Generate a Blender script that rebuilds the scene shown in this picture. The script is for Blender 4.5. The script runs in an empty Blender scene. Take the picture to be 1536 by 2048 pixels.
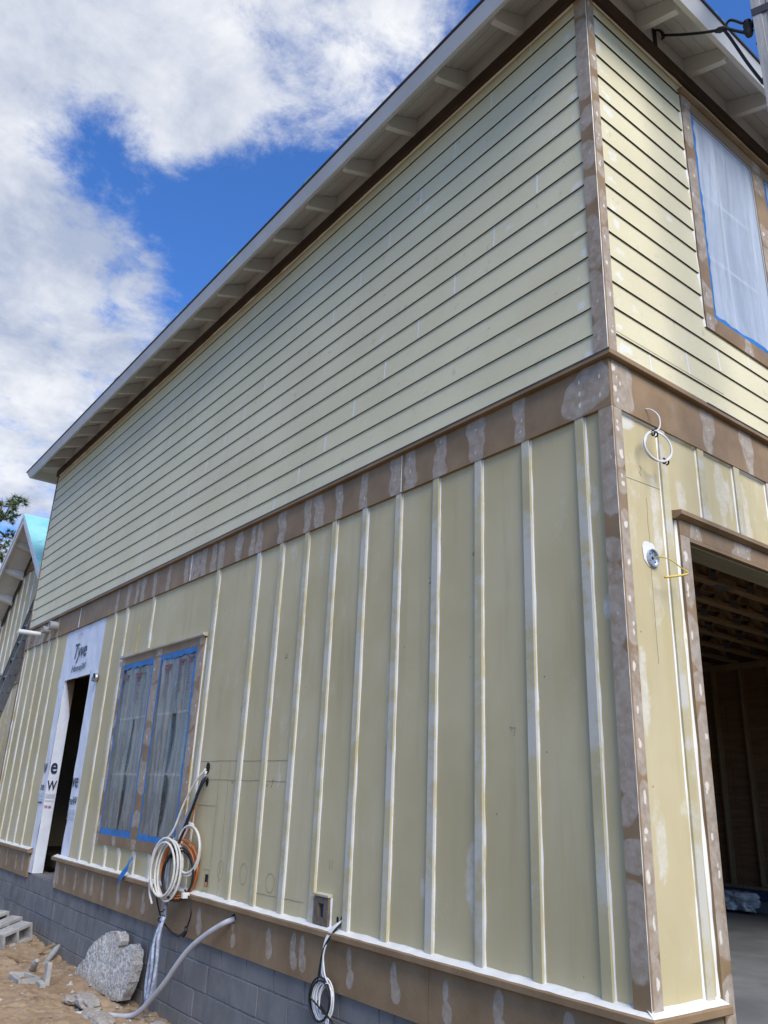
import bpy, math, random
import numpy as np
from mathutils import Vector, Matrix

random.seed(7)
rng = np.random.default_rng(11)
SC = bpy.context.scene
COL = SC.collection

# ---------------------------------------------------------------- camera
cd = bpy.data.cameras.new('camera')
cam = bpy.data.objects.new('camera', cd)
COL.objects.link(cam)
cd.sensor_fit = 'VERTICAL'
cd.sensor_height = 36.0
cd.sensor_width = 27.0
cd.lens = 36.0 * 1578.773 / 2048.0
cd.clip_start = 0.05
cd.clip_end = 2000
Rw = [(0.6132868508, 0.7889198087, 0.0385327660),
      (0.2456414737, -0.2368663498, 0.9399758501),
      (-0.7506926835, 0.5670095835, 0.3390584422)]
CAMP = Vector((2.3378, -3.2955, 0.8363))
M = Matrix(((Rw[0][0], Rw[1][0], -Rw[2][0], CAMP.x),
            (Rw[0][1], Rw[1][1], -Rw[2][1], CAMP.y),
            (Rw[0][2], Rw[1][2], -Rw[2][2], CAMP.z), (0, 0, 0, 1)))
cam.matrix_world = M
SC.camera = cam
SC.render.resolution_x = 768
SC.render.resolution_y = 1024

# ---------------------------------------------------------------- sky, sun, exposure
EXPOSURE = 1.55
SUN_EL = math.radians(44)
SUN_AZ = math.radians(101)            # clockwise from +Y
SUN_STRENGTH = 1.5
SKY_STRENGTH = 0.077
CLOUD_GAIN = 4.3
SC.view_settings.view_transform = 'Standard'
SC.view_settings.look = 'None'
SC.view_settings.gamma = 1
SC.view_settings.use_curve_mapping = False
SC.view_settings.exposure = EXPOSURE

world = bpy.data.worlds.new('World')
SC.world = world
world.use_nodes = True
wt = world.node_tree
wn, wl = wt.nodes, wt.links
wn.clear()


def wmath(op, a, b=None, clamp=False):
    n = wn.new('ShaderNodeMath')
    n.operation = op
    n.use_clamp = clamp
    for i, v in enumerate((a, b)):
        if v is None:
            continue
        if isinstance(v, (int, float)):
            n.inputs[i].default_value = v
        else:
            wl.new(v, n.inputs[i])
    return n.outputs[0]


wo = wn.new('ShaderNodeOutputWorld')
bg = wn.new('ShaderNodeBackground')
bg.inputs['Strength'].default_value = SKY_STRENGTH
sky = wn.new('ShaderNodeTexSky')
sky.sky_type = 'NISHITA'
sky.sun_disc = False
sky.sun_elevation = SUN_EL
sky.sun_rotation = SUN_AZ
sky.air_density = 1.0
sky.dust_density = 0.4
sky.ozone_density = 2.5
tc = wn.new('ShaderNodeTexCoord')
nrm = wn.new('ShaderNodeVectorMath')
nrm.operation = 'NORMALIZE'
wl.new(tc.outputs['Generated'], nrm.inputs[0])
DIRV = nrm.outputs[0]
sep = wn.new('ShaderNodeSeparateXYZ')
wl.new(DIRV, sep.inputs[0])
zz = wmath('ADD', wmath('MAXIMUM', sep.outputs[2], 0.0), 0.22)
cx = wmath('DIVIDE', sep.outputs[0], zz)
cy = wmath('DIVIDE', sep.outputs[1], zz)
comb = wn.new('ShaderNodeCombineXYZ')
wl.new(cx, comb.inputs[0])
wl.new(cy, comb.inputs[1])


def wnoise(scale, detail, rough, off, dist=0.0):
    ad = wn.new('ShaderNodeVectorMath')
    ad.operation = 'ADD'
    ad.inputs[1].default_value = off
    wl.new(comb.outputs[0], ad.inputs[0])
    n = wn.new('ShaderNodeTexNoise')
    n.inputs['Scale'].default_value = scale
    n.inputs['Detail'].default_value = detail
    n.inputs['Roughness'].default_value = rough
    n.inputs['Distortion'].default_value = dist
    wl.new(ad.outputs[0], n.inputs['Vector'])
    return n.outputs['Fac']


# cloud masses: direction, angular size, weight (positive cloud, negative open sky)
BLOBS = [((-0.622, 0.248, 0.743), .10, .34), ((-0.555, 0.347, 0.756), .08, .26), ((-0.698, 0.055, 0.714), .09, .26),
         ((-0.638, 0.151, 0.755), .08, .26), ((-0.848, 0.184, 0.497), .085, .30), ((-0.811, 0.08, 0.575), .07, .24),
         ((-0.907, 0.17, 0.386), .09, .30), ((-0.684, 0.262, 0.681), .05, .26), ((-0.502, 0.374, 0.78), .07, .18),
         ((-0.722, 0.285, 0.632), .055, -.42), ((-0.67, 0.379, 0.638), .07, -.42), ((-0.724, 0.158, 0.672), .034, -.30), ((-0.757, 0.13, 0.64), .025, -.16), ((-0.80, 0.245, 0.545), .05, .34), ((-0.70, 0.22, 0.68), .03, .10),
         ((-0.757, 0.30, 0.58), .05, -.30), ((-0.735, 0.105, 0.668), .03, -.24), ((-0.772, 0.175, 0.612), .028, -.16),
         ((-0.835, 0.215, 0.525), .020, -.40), ((-0.80, 0.20, 0.56), .02, -.2), ((-0.251, 0.617, 0.746), .16, -.45),
         ((-0.93, 0.19, 0.33), .05, .16), ((-0.80, 0.33, 0.49), .05, -.25)]
acc = wmath('SUBTRACT', wmath('MULTIPLY', wnoise(2.6, 9, .60, (3.1, 1.7, .4), .25), 2.3), 1.15)
acc = wmath('ADD', acc, wmath('MULTIPLY', wmath('SUBTRACT', wnoise(8.5, 8, .68, (5.1, 3.3, 1.0), .25), 0.5), 1.15))
for (d, s, w) in BLOBS:
    v = Vector(d).normalized()
    dt = wn.new('ShaderNodeVectorMath')
    dt.operation = 'DOT_PRODUCT'
    wl.new(DIRV, dt.inputs[0])
    dt.inputs[1].default_value = v
    e = wmath('EXPONENT', wmath('DIVIDE', wmath('SUBTRACT', dt.outputs['Value'], 1.0), s * s))
    acc = wmath('ADD', acc, wmath('MULTIPLY', e, w))
mr = wn.new('ShaderNodeMapRange')
mr.interpolation_type = 'SMOOTHSTEP'
mr.inputs['From Min'].default_value = -0.14
mr.inputs['From Max'].default_value = 0.38
wl.new(acc, mr.inputs['Value'])
alpha = wmath('MULTIPLY', mr.outputs[0], 0.97)
shade = wmath('ADD', wmath('MULTIPLY', wnoise(2.0, 6, .6, (8.3, 2.2, 5.0), .1), 2.2), -0.62)
lump = wmath('MULTIPLY', wmath('SUBTRACT', wnoise(6.0, 8, .64, (1.3, 7.7, 2.0), .2), 0.5), 2.1)
shade = wmath('ADD', shade, lump, True)
ccol = wn.new('ShaderNodeMixRGB')
ccol.inputs[1].default_value = (0.47 * CLOUD_GAIN, 0.54 * CLOUD_GAIN, 0.70 * CLOUD_GAIN, 1)
ccol.inputs[2].default_value = (1.03 * CLOUD_GAIN, 1.04 * CLOUD_GAIN, 1.06 * CLOUD_GAIN, 1)
wl.new(shade, ccol.inputs[0])
skyc = wn.new('ShaderNodeMixRGB')
skyc.blend_type = 'MULTIPLY'
skyc.inputs[0].default_value = 1.0
skyc.inputs[2].default_value = (0.36, 0.64, 1.04, 1)
wl.new(sky.outputs[0], skyc.inputs[1])
fin = wn.new('ShaderNodeMixRGB')
wl.new(alpha, fin.inputs[0])
wl.new(skyc.outputs[0], fin.inputs[1])
wl.new(ccol.outputs[0], fin.inputs[2])
wl.new(fin.outputs[0], bg.inputs['Color'])
wl.new(bg.outputs[0], wo.inputs['Surface'])

sd = bpy.data.lights.new('sun', 'SUN')
sd.energy = SUN_STRENGTH
sd.angle = math.radians(36)
sd.color = (1.0, 0.93, 0.81)
sun = bpy.data.objects.new('sun', sd)
COL.objects.link(sun)
svec = Vector((math.sin(SUN_AZ) * math.cos(SUN_EL), math.cos(SUN_AZ) * math.cos(SUN_EL), math.sin(SUN_EL)))
sun.rotation_euler = (-svec).to_track_quat('-Z', 'Y').to_euler()
sun.location = (20, -2, 20)

# ---------------------------------------------------------------- materials


def new_mat(name):
    m = bpy.data.materials.new(name)
    m.use_nodes = True
    nt = m.node_tree
    b = nt.nodes['Principled BSDF']
    return m, nt, b


class NT:
    """small node-graph helper working on world position"""

    def __init__(self, nt):
        self.nt = nt
        g = nt.nodes.new('ShaderNodeNewGeometry')
        self.pos = g.outputs['Position']
        self.normal = g.outputs['Normal']

    def map(self, scale, off=(0, 0, 0)):
        n = self.nt.nodes.new('ShaderNodeMapping')
        n.inputs['Scale'].default_value = scale
        n.inputs['Location'].default_value = off
        self.nt.links.new(self.pos, n.inputs['Vector'])
        return n.outputs[0]

    def noise(self, scale, detail=4, rough=.55, vec=None, dist=0.0, out='Fac'):
        n = self.nt.nodes.new('ShaderNodeTexNoise')
        n.inputs['Scale'].default_value = scale
        n.inputs['Detail'].default_value = detail
        n.inputs['Roughness'].default_value = rough
        n.inputs['Distortion'].default_value = dist
        self.nt.links.new(vec if vec is not None else self.pos, n.inputs['Vector'])
        return n.outputs[out]

    def voro(self, scale, vec=None, feature='F1', out='Distance'):
        n = self.nt.nodes.new('ShaderNodeTexVoronoi')
        n.feature = feature
        n.inputs['Scale'].default_value = scale
        self.nt.links.new(vec if vec is not None else self.pos, n.inputs['Vector'])
        return n.outputs[out]

    def math(self, op, a, b=None, clamp=False):
        n = self.nt.nodes.new('ShaderNodeMath')
        n.operation = op
        n.use_clamp = clamp
        for i, v in enumerate((a, b)):
            if v is None:
                continue
            if isinstance(v, (int, float)):
                n.inputs[i].default_value = v
            else:
                self.nt.links.new(v, n.inputs[i])
        return n.outputs[0]

    def ramp(self, v, a, b, lo=0.0, hi=1.0):
        n = self.nt.nodes.new('ShaderNodeMapRange')
        n.interpolation_type = 'SMOOTHSTEP'
        n.inputs['From Min'].default_value = a
        n.inputs['From Max'].default_value = b
        n.inputs['To Min'].default_value = lo
        n.inputs['To Max'].default_value = hi
        self.nt.links.new(v, n.inputs['Value'])
        return n.outputs[0]

    def attr(self, name):
        n = self.nt.nodes.new('ShaderNodeAttribute')
        n.attribute_name = name
        return n.outputs['Fac']

    def rnd(self):
        n = self.nt.nodes.new('ShaderNodeObjectInfo')
        return n.outputs['Random']

    def mix(self, f, a, b, mode='MIX'):
        n = self.nt.nodes.new('ShaderNodeMixRGB')
        n.blend_type = mode
        for i, v in enumerate((f, a, b)):
            if isinstance(v, (int, float)):
                n.inputs[i].default_value = v
            elif isinstance(v, tuple):
                n.inputs[i].default_value = v if len(v) == 4 else v + (1,)
            else:
                self.nt.links.new(v, n.inputs[i])
        return n.outputs[0]

    def bump(self, h, strength=.3, dist=.01):
        n = self.nt.nodes.new('ShaderNodeBump')
        n.inputs['Strength'].default_value = strength
        n.inputs['Distance'].default_value = dist
        self.nt.links.new(h, n.inputs['Height'])
        return n.outputs[0]

    def out(self, bsdf, col, rough=.7, bump=None, spec=.35):
        L = self.nt.links
        if isinstance(col, tuple):
            bsdf.inputs['Base Color'].default_value = col if len(col) == 4 else col + (1,)
        else:
            L.new(col, bsdf.inputs['Base Color'])
        if isinstance(rough, (int, float)):
            bsdf.inputs['Roughness'].default_value = rough
        else:
            L.new(rough, bsdf.inputs['Roughness'])
        bsdf.inputs['Specular IOR Level'].default_value = spec
        if bump is not None:
            L.new(bump, bsdf.inputs['Normal'])


MAT = {}


def simple(name, col, rough=.6, var=.15, scale=8, bumpscale=None, bump=.1, metal=0.0, spec=.4):
    m, nt, b = new_mat(name)
    g = NT(nt)
    n = g.noise(scale, 5, .6)
    dk = tuple(c * (1 - var) for c in col)
    lt = tuple(min(1, c * (1 + var)) for c in col)
    c = g.mix(g.ramp(n, .3, .7), dk, lt)
    bp = g.bump(g.noise(bumpscale, 4, .6), bump, .004) if bumpscale else None
    g.out(b, c, rough, bp, spec)
    b.inputs['Metallic'].default_value = metal
    MAT[name] = m
    return m


def filler_mix(g, base):
    """bare board colour with sanded filler smears (filler) and fresh filler dabs (spot)"""
    f = g.attr('filler')
    nz = g.noise(26, 4, .6)
    ff = g.math('MULTIPLY', g.ramp(g.math('ADD', f, g.math('MULTIPLY', g.math('SUBTRACT', nz, .5), .55)), .25, .58), g.ramp(g.noise(16, 5, .68), .30, .70, .30, .86), True)
    c = g.mix(ff, base, (.44, .385, .325))
    s = g.attr('spot')
    sm = g.ramp(g.math('ADD', s, g.math('MULTIPLY', g.math('SUBTRACT', g.noise(70, 3, .6), .5), .7)), .35, .7)
    return g.mix(g.math('MULTIPLY', sm, .9), c, (.70, .64, .55))


def mk_brown():
    m, nt, b = new_mat('brown_primed_trim')
    g = NT(nt)
    n = g.noise(3.0, 5, .6)
    c = g.mix(g.ramp(n, .3, .72), (.195, .124, .063), (.29, .193, .105))
    fine = g.noise(190, 3, .6)
    c = g.mix(g.math('MULTIPLY', g.ramp(fine, .35, .7), .16), c, (.40, .29, .17))
    wash = g.ramp(g.noise(6, 5, .65, g.map((1, 1, .6))), .56, .78)
    c = g.mix(g.math('MULTIPLY', wash, .30), c, (.33, .28, .26))
    c = filler_mix(g, c)
    g.out(b, c, .62, g.bump(g.noise(120, 3, .5), .10, .002), .35)
    MAT['brown'] = m


mk_brown()


def mk_frieze():
    m, nt, b = new_mat('dark_brown_frieze')
    g = NT(nt)
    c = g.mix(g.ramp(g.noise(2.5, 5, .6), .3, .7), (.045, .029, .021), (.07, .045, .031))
    c = filler_mix(g, c)
    g.out(b, c, .6, g.bump(g.noise(90, 3, .5), .1, .002), .3)
    MAT['frieze'] = m


mk_frieze()


def mk_siding():
    m, nt, b = new_mat('cream_lap_siding')
    g = NT(nt)
    c = g.mix(g.ramp(g.noise(1.1, 4, .55), .3, .7), (.62, .56, .37), (.70, .64, .435))
    # each plank a shade of its own
    c = g.mix(g.math('MULTIPLY', g.rnd(), .26), c, (.72, .64, .38))
    grain = g.noise(14, 5, .6, g.map((1, 1, 9)))
    c = g.mix(g.math('MULTIPLY', g.ramp(grain, .42, .75), .18), c, (.40, .37, .27))
    smudge = g.ramp(g.noise(9, 4, .6), .62, .74)
    c = g.mix(g.math('MULTIPLY', smudge, .34), c, (.28, .26, .21))
    tiny = g.ramp(g.voro(6.0, g.map((1, 1, 1.6))), .050, .018)
    c = g.mix(g.math('MULTIPLY', tiny, g.ramp(g.noise(3), .46, .58, 0, .7)), c, (.16, .14, .11))
    f = g.attr('filler')
    ff = g.ramp(g.math('ADD', f, g.math('MULTIPLY', g.math('SUBTRACT', g.noise(34, 4, .6), .5), .9)), .32, .85)
    c = g.mix(g.math('MULTIPLY', ff, .72), c, (.72, .72, .68))
    g.out(b, c, .62, g.bump(grain, .12, .002), .35)
    MAT['siding'] = m


mk_siding()


def mk_panel():
    m, nt, b = new_mat('yellow_cement_panel')
    g = NT(nt)
    c = g.mix(g.ramp(g.noise(.9, 4, .55), .3, .7), (.48, .402, .225), (.57, .49, .30))
    st = g.noise(5, 5, .6, g.map((1, 1, .12)))
    c = g.mix(g.math('MULTIPLY', g.ramp(st, .48, .75), .20), c, (.60, .55, .40))
    st2 = g.noise(8, 4, .6, g.map((1, 1, .1), (4, 2, 1)))
    c = g.mix(g.math('MULTIPLY', g.ramp(st2, .50, .78), .30), c, (.30, .26, .15))
    dust = g.ramp(g.noise(3.2, 6, .68, g.map((1, 1, .7), (7, 3, 2))), .60, .80)
    c = g.mix(g.math('MULTIPLY', dust, .42), c, (.70, .68, .60))
    tiny = g.ramp(g.voro(4.4), .034, .012)
    c = g.mix(g.math('MULTIPLY', tiny, .7), c, (.10, .09, .07))
    f = g.attr('filler')
    ff = g.ramp(g.math('ADD', f, g.math('MULTIPLY', g.math('SUBTRACT', g.noise(20, 5, .65), .5), .8)), .3, .9)
    c = g.mix(g.math('MULTIPLY', ff, .6), c, (.72, .72, .70))
    g.out(b, c, .66, g.bump(g.noise(40, 5, .6, g.map((1, 1, .3))), .10, .003), .3)
    MAT['panel'] = m


mk_panel()


def mk_batten():
    m, nt, b = new_mat('primed_batten')
    g = NT(nt)
    c = g.mix(g.ramp(g.noise(1.5, 4, .6), .35, .65), (.45, .39, .225), (.53, .465, .285))
    sm = g.ramp(g.noise(3.1, 6, .66, g.map((.9, .9, 1.0), (2, 5, 1))), .43, .58)
    c = g.mix(g.math('MULTIPLY', sm, .68), c, (.56, .555, .53))
    c = g.mix(g.math('MULTIPLY', g.ramp(g.noise(40, 4, .6), .5, .8), .15), c, (.34, .31, .24))
    g.out(b, c, .6, g.bump(g.noise(60, 4, .6, g.map((1, 1, .2))), .12, .002), .35)
    MAT['batten'] = m


mk_batten()


def mk_caulk():
    m, nt, b = new_mat('white_caulk')
    g = NT(nt)
    c = g.mix(g.ramp(g.noise(5, 4, .6, g.map((1, 1, .6))), .50, .66), (.80, .80, .78), (.66, .58, .34))
    g.out(b, c, .45, None, .4)
    MAT['caulk'] = m


mk_caulk()


def mk_white():
    m, nt, b = new_mat('white_painted_eave')
    g = NT(nt)
    c = g.mix(g.ramp(g.noise(2.2, 4, .6), .3, .7), (.60, .60, .60), (.68, .685, .69))
    tiny = g.ramp(g.voro(9.0), .03, .012)
    c = g.mix(g.math('MULTIPLY', tiny, .45), c, (.15, .15, .16))
    g.out(b, c, .5, g.bump(g.noise(35, 4, .6), .06, .002), .4)
    MAT['white'] = m


mk_white()


def mk_block():
    m, nt, b = new_mat('grey_concrete_block')
    g = NT(nt)
    c = g.mix(g.ramp(g.noise(4, 5, .6), .3, .7), (.145, .142, .140), (.215, .211, .206))
    c = g.mix(g.math('MULTIPLY', g.rnd(), .34), c, (.27, .268, .262))
    drip = g.ramp(g.noise(16, 4, .6, g.map((1, 1, .09), (3, 1, 2))), .56, .72)
    c = g.mix(g.math('MULTIPLY', drip, .45), c, (.085, .083, .080))
    c = g.mix(g.math('MULTIPLY', g.ramp(g.noise(260, 2, .5), .5, .75), .28), c, (.09, .09, .095))
    dirt = g.ramp(g.noise(3, 6, .65, g.map((1, 1, .35))), .52, .75)
    c = g.mix(g.math('MULTIPLY', dirt, .45), c, (.12, .115, .11))
    lowz = g.ramp(g.math('ADD', g.math('MULTIPLY', g.noise(3, 4, .6), .25), NT.sepz(g)), -.62, -.95)
    c = g.mix(g.math('MULTIPLY', lowz, .40), c, (.25, .19, .125))
    g.out(b, c, .92, g.bump(g.noise(170, 4, .6), .35, .004), .2)
    MAT['block'] = m


def _sepz(self):
    s = self.nt.nodes.new('ShaderNodeSeparateXYZ')
    self.nt.links.new(self.pos, s.inputs[0])
    return s.outputs[2]


NT.sepz = _sepz
mk_block()
simple('raw_lap_shadow', (.055, .042, .030), .85, .3, 30)  # plank undersides: raw brown edge, darkened to paint in the lap shadow line
simple('mount_brown', (.14, .108, .08), .65, .25, 14)
simple('mortar', (.245, .243, .24), .95, .2, 20, 120, .4, spec=.2)
simple('cmu_loose', (.36, .35, .335), .92, .18, 9, 160, .5, spec=.2)


def mk_chunk():
    m, nt, b = new_mat('rough_broken_concrete')
    g = NT(nt)
    v = g.math('ADD', g.math('MULTIPLY', g.noise(62, 6, .78, None, .5), .7), g.math('MULTIPLY', g.noise(17, 4, .7), .3))
    c = g.mix(g.ramp(v, .40, .58), (.25, .24, .23), (.70, .69, .675))
    c = g.mix(g.math('MULTIPLY', g.ramp(g.noise(4, 6, .65), .45, .62), .5), c, (.44, .40, .35))
    lowz = g.ramp(g.math('ADD', g.math('MULTIPLY', g.noise(7, 4, .6), .22), g.sepz()), -.72, -.92)
    c = g.mix(g.math('MULTIPLY', lowz, .6), c, (.33, .25, .165))
    g.out(b, c, .95, g.bump(v, 1.0, .02), .2)
    MAT['chunk'] = m


mk_chunk()


def mk_sand():
    m, nt, b = new_mat('brown_construction_sand')
    g = NT(nt)
    c = g.mix(g.ramp(g.noise(1.6, 6, .62), .3, .7), (.26, .18, .115), (.41, .305, .205))
    c = g.mix(g.math('MULTIPLY', g.ramp(g.noise(6, 7, .74), .50, .68), .72), c, (.165, .108, .066))
    c = g.mix(g.math('MULTIPLY', g.ramp(g.noise(300, 3, .6), .5, .75), .35), c, (.50, .41, .30))
    c = g.mix(g.math('MULTIPLY', g.ramp(g.voro(16), .10, .04), g.ramp(g.noise(2.0), .5, .6, 0, .5)), c, (.55, .5, .43))
    s_ = g.nt.nodes.new('ShaderNodeSeparateXYZ')
    g.nt.links.new(g.pos, s_.inputs[0])
    low_bounce_y = g.ramp(g.math('ADD', s_.outputs[1], g.math('MULTIPLY', g.noise(.8, 4, .6), 1.2)), -1.4, -2.6)
    low_bounce_x = g.ramp(g.math('ADD', s_.outputs[0], g.math('MULTIPLY', g.noise(.7, 4, .6), 1.2)), -3.4, -2.2)
    c = g.mix(g.math('MAXIMUM', low_bounce_y, low_bounce_x), c, (.18, .135, .085))  # unseen outer ground made darker to cut bounce light on eaves and walls
    h = g.math('ADD', g.noise(22, 6, .7), g.math('MULTIPLY', g.noise(160, 3, .6), .35))
    g.out(b, c, .97, g.bump(h, .8, .02), .1)
    MAT['sand'] = m


mk_sand()


def mk_slab():
    m, nt, b = new_mat('concrete_slab')
    g = NT(nt)
    c = g.mix(g.ramp(g.noise(1.4, 6, .62), .3, .7), (.13, .135, .14), (.21, .215, .22))
    c = g.mix(g.math('MULTIPLY', g.ramp(g.noise(5, 6, .7), .55, .75), .35), c, (.11, .11, .11))
    g.out(b, c, .75, g.bump(g.noise(60, 4, .6), .1, .003), .3)
    MAT['slab'] = m


mk_slab()


def mk_wood(name, a, bb, axis):
    m, nt, b = new_mat(name)
    g = NT(nt)
    sc = [14, 14, 14]
    sc[axis] = 1.2
    v = g.map(tuple(sc))
    ring = g.noise(1.6, 5, .6, v, 1.3)
    c = g.mix(g.ramp(ring, .3, .7), a, bb)
    line = g.ramp(g.math('FRACT', g.math('MULTIPLY', ring, 9.0)), .0, .35)
    c = g.mix(g.math('MULTIPLY', g.math('SUBTRACT', 1.0, line), .30), c, tuple(x * .5 for x in a))
    knot = g.ramp(g.voro(3.1, g.map((1, 1, 1), (.3, .2, .6))), .07, .03)
    c = g.mix(g.math('MULTIPLY', knot, .8), c, (.06, .035, .02))
    g.out(b, c, .75, g.bump(ring, .15, .003), .25)
    MAT[name] = m


mk_wood('lumber_along_y', (.28, .18, .09), (.37, .25, .135), 1)
mk_wood('lumber_upright', (.25, .16, .085), (.34, .23, .125), 2)
mk_wood('treated_plank', (.30, .285, .19), (.40, .375, .26), 1)
mk_wood('plywood', (.17, .085, .045), (.25, .135, .07), 0)
mk_wood('weathered_post', (.235, .235, .245), (.33, .33, .335), 2)


def mk_wrap():
    m, nt, b = new_mat('white_house_wrap')
    g = NT(nt)
    c = g.mix(g.ramp(g.noise(3.5, 5, .6), .3, .7), (.66, .68, .76), (.76, .78, .84))
    h = g.noise(6, 5, .6, g.map((1.0, 1.0, .5)), .6)
    h2 = g.noise(38, 3, .5)
    g.out(b, c, .5, g.bump(g.math('ADD', h, g.math('MULTIPLY', h2, .12)), .45, .03), .4)
    MAT['wrap'] = m


mk_wrap()


def mk_film(name, col, lo, hi, rough, crk=1.0):
    """thin clear masking plastic: part see-through, part milky with creases"""
    m, nt, b = new_mat(name)
    g = NT(nt)
    nt.nodes.remove(b)
    out = [n for n in nt.nodes if n.type == 'OUTPUT_MATERIAL'][0]
    tr = nt.nodes.new('ShaderNodeBsdfTransparent')
    pr = nt.nodes.new('ShaderNodeBsdfPrincipled')
    pr.inputs['Base Color'].default_value = col + (1,)
    pr.inputs['Roughness'].default_value = rough
    pr.inputs['Specular IOR Level'].default_value = .5
    cr = g.noise(5, 4, .6, g.map((1, 1, .22)), .8)
    crf = g.noise(11, 3, .5, g.map((1, 1, .10)), .5)
    nt.links.new(g.bump(g.math('ADD', cr, g.math('MULTIPLY', crf, .3)), .35 * crk, .02), pr.inputs['Normal'])
    fog = g.attr('fog')
    line = g.ramp(g.math('ABSOLUTE', g.math('SUBTRACT', crf, .5)), .035, .0)
    f = g.math('ADD', g.math('MULTIPLY', fog, g.ramp(cr, .3, .7, lo, hi)), g.math('MULTIPLY', line, .10 * crk), True)
    mx = nt.nodes.new('ShaderNodeMixShader')
    nt.links.new(f, mx.inputs[0])
    nt.links.new(tr.outputs[0], mx.inputs[1])
    nt.links.new(pr.outputs[0], mx.inputs[2])
    nt.links.new(mx.outputs[0], out.inputs['Surface'])
    MAT[name] = m


mk_film('clear_masking_film', (.31, .315, .30), .60, .78, .26)
mk_film('milky_masking_film', (.62, .70, .82), .52, .64, .3, .45)


def mk_glass():
    m, nt, b = new_mat('dark_window_glass')
    g = NT(nt)
    g.out(b, g.mix(g.ramp(g.noise(.7), .3, .7), (.03, .04, .05), (.045, .055, .065)), .06, None, .6)
    MAT['glass'] = m


mk_glass()


def mk_teal():
    m, nt, b = new_mat('teal_roof_underlayment')
    g = NT(nt)
    c = g.mix(g.ramp(g.noise(1.8, 5, .6), .3, .7), (.17, .46, .49), (.25, .57, .60))
    wr = g.ramp(g.noise(2.6, 6, .7, g.map((1, .35, 3)), 1.2), .60, .68)
    c = g.mix(g.math('MULTIPLY', wr, .5), c, (.05, .20, .24))
    g.out(b, c, .45, g.bump(g.noise(7, 4, .6), .35, .03), .4)
    MAT['teal'] = m


mk_teal()


def mk_pine():
    for nm, a, bb in (('pine_needles', (.05, .080, .022), (.12, .165, .048)), ('pine_bark', (.10, .07, .05), (.17, .13, .10))):
        m, nt, b = new_mat(nm)
        g = NT(nt)
        g.out(b, g.mix(g.ramp(g.noise(1.5, 4, .6), .35, .65), a, bb), .7, None, .25)
        MAT[nm] = m


mk_pine()
simple('blue_tape', (.014, .145, .42), .5, .22, 9, 60, .1)
simple('window_vinyl', (.42, .43, .44), .5, .08, 4)
simple('window_dark', (.15, .155, .16), .5, .08, 4)
simple('wrap_print_dark', (.02, .028, .06), .5, .1, 8)
simple('wrap_print_red', (.38, .10, .10), .5, .1, 8)
simple('wrap_print_grey', (.40, .42, .47), .5, .1, 8)
simple('film_print_red', (.17, .045, .05), .5, .2, 30)
simple('pencil', (.27, .24, .16), .8, .2, 30)
simple('white_tube', (.62, .60, .55), .4, .12, 14)
simple('white_wire', (.66, .66, .67), .4, .1, 14)
simple('orange_tube', (.42, .135, .035), .4, .25, 12)
simple('grey_cable', (.20, .225, .27), .5, .2, 10)
simple('pale_hose', (.47, .47, .49), .4, .1, 8)
simple('silver_sleeve', (.36, .40, .50), .35, .35, 30)
simple('black_rubber', (.012, .012, .014), .45, .3, 10)
simple('yellow_wire', (.62, .47, .10), .45, .12, 20)
simple('galvanised', (.50, .51, .53), .38, .15, 14, 40, .05, .8)
simple('black_hole', (.010, .009, .008), .9, .2, 10)
simple('pvc_white', (.72, .72, .70), .35, .06, 6)
simple('pvc_grey', (.31, .31, .30), .5, .12, 8)
simple('copper_orange', (.50, .20, .09), .5, .15, 20)
simple('ladder_metal', (.10, .105, .115), .42, .15, 12, None, 0, .3)
simple('ladder_rung', (.36, .37, .38), .4, .12, 12, None, 0, .4)
simple('black_iron', (.018, .018, .020), .5, .3, 20, 60, .2)
simple('yellow_strip', (.62, .47, .16), .6, .15, 6)
simple('vapour_sheet', (.045, .06, .11), .5, .2, 6)
simple('crumpled_plastic', (.52, .55, .60), .3, .25, 9, 20, .6)
simple('foam', (.62, .55, .36), .9, .15, 18, 40, .6)
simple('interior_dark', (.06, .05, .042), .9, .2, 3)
simple('truss_plate', (.28, .30, .34), .4, .15, 40, None, 0, .7)
simple('metal_flashing', (.05, .042, .04), .45, .2, 6)

# ---------------------------------------------------------------- geometry helpers


def wpos(o):
    p = Vector((0, 0, 0))
    while o is not None:
        p += o.location
        o = o.parent
    return p


def obj(name, verts, faces, mat, parent=None, smooth=False):
    me = bpy.data.meshes.new(name)
    if parent is not None:
        w = wpos(parent)
        verts = [(v[0] - w.x, v[1] - w.y, v[2] - w.z) for v in verts]
    me.from_pydata([tuple(map(float, v)) for v in verts], [], faces)
    if mat is not None:
        me.materials.append(MAT[mat] if isinstance(mat, str) else mat)
    if smooth:
        me.polygons.foreach_set('use_smooth', [True] * len(me.polygons))
    me.update()
    o = bpy.data.objects.new(name, me)
    COL.objects.link(o)
    if parent is not None:
        o.parent = parent
    return o


def tag(o, label, cat, group=None, kind=None):
    o['label'] = label
    o['category'] = cat
    if group:
        o['group'] = group
    if kind:
        o['kind'] = kind
    return o


def thing(name, label, cat, loc=(0, 0, 0), group=None):
    e = bpy.data.objects.new(name, None)
    e.empty_display_size = .1
    e.location = loc
    COL.objects.link(e)
    return tag(e, label, cat, group)


def dup(o, name, parent, off):
    c = o.copy()
    c.location = o.location + Vector(off)
    c.parent = parent
    COL.objects.link(c)
    return c


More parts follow.
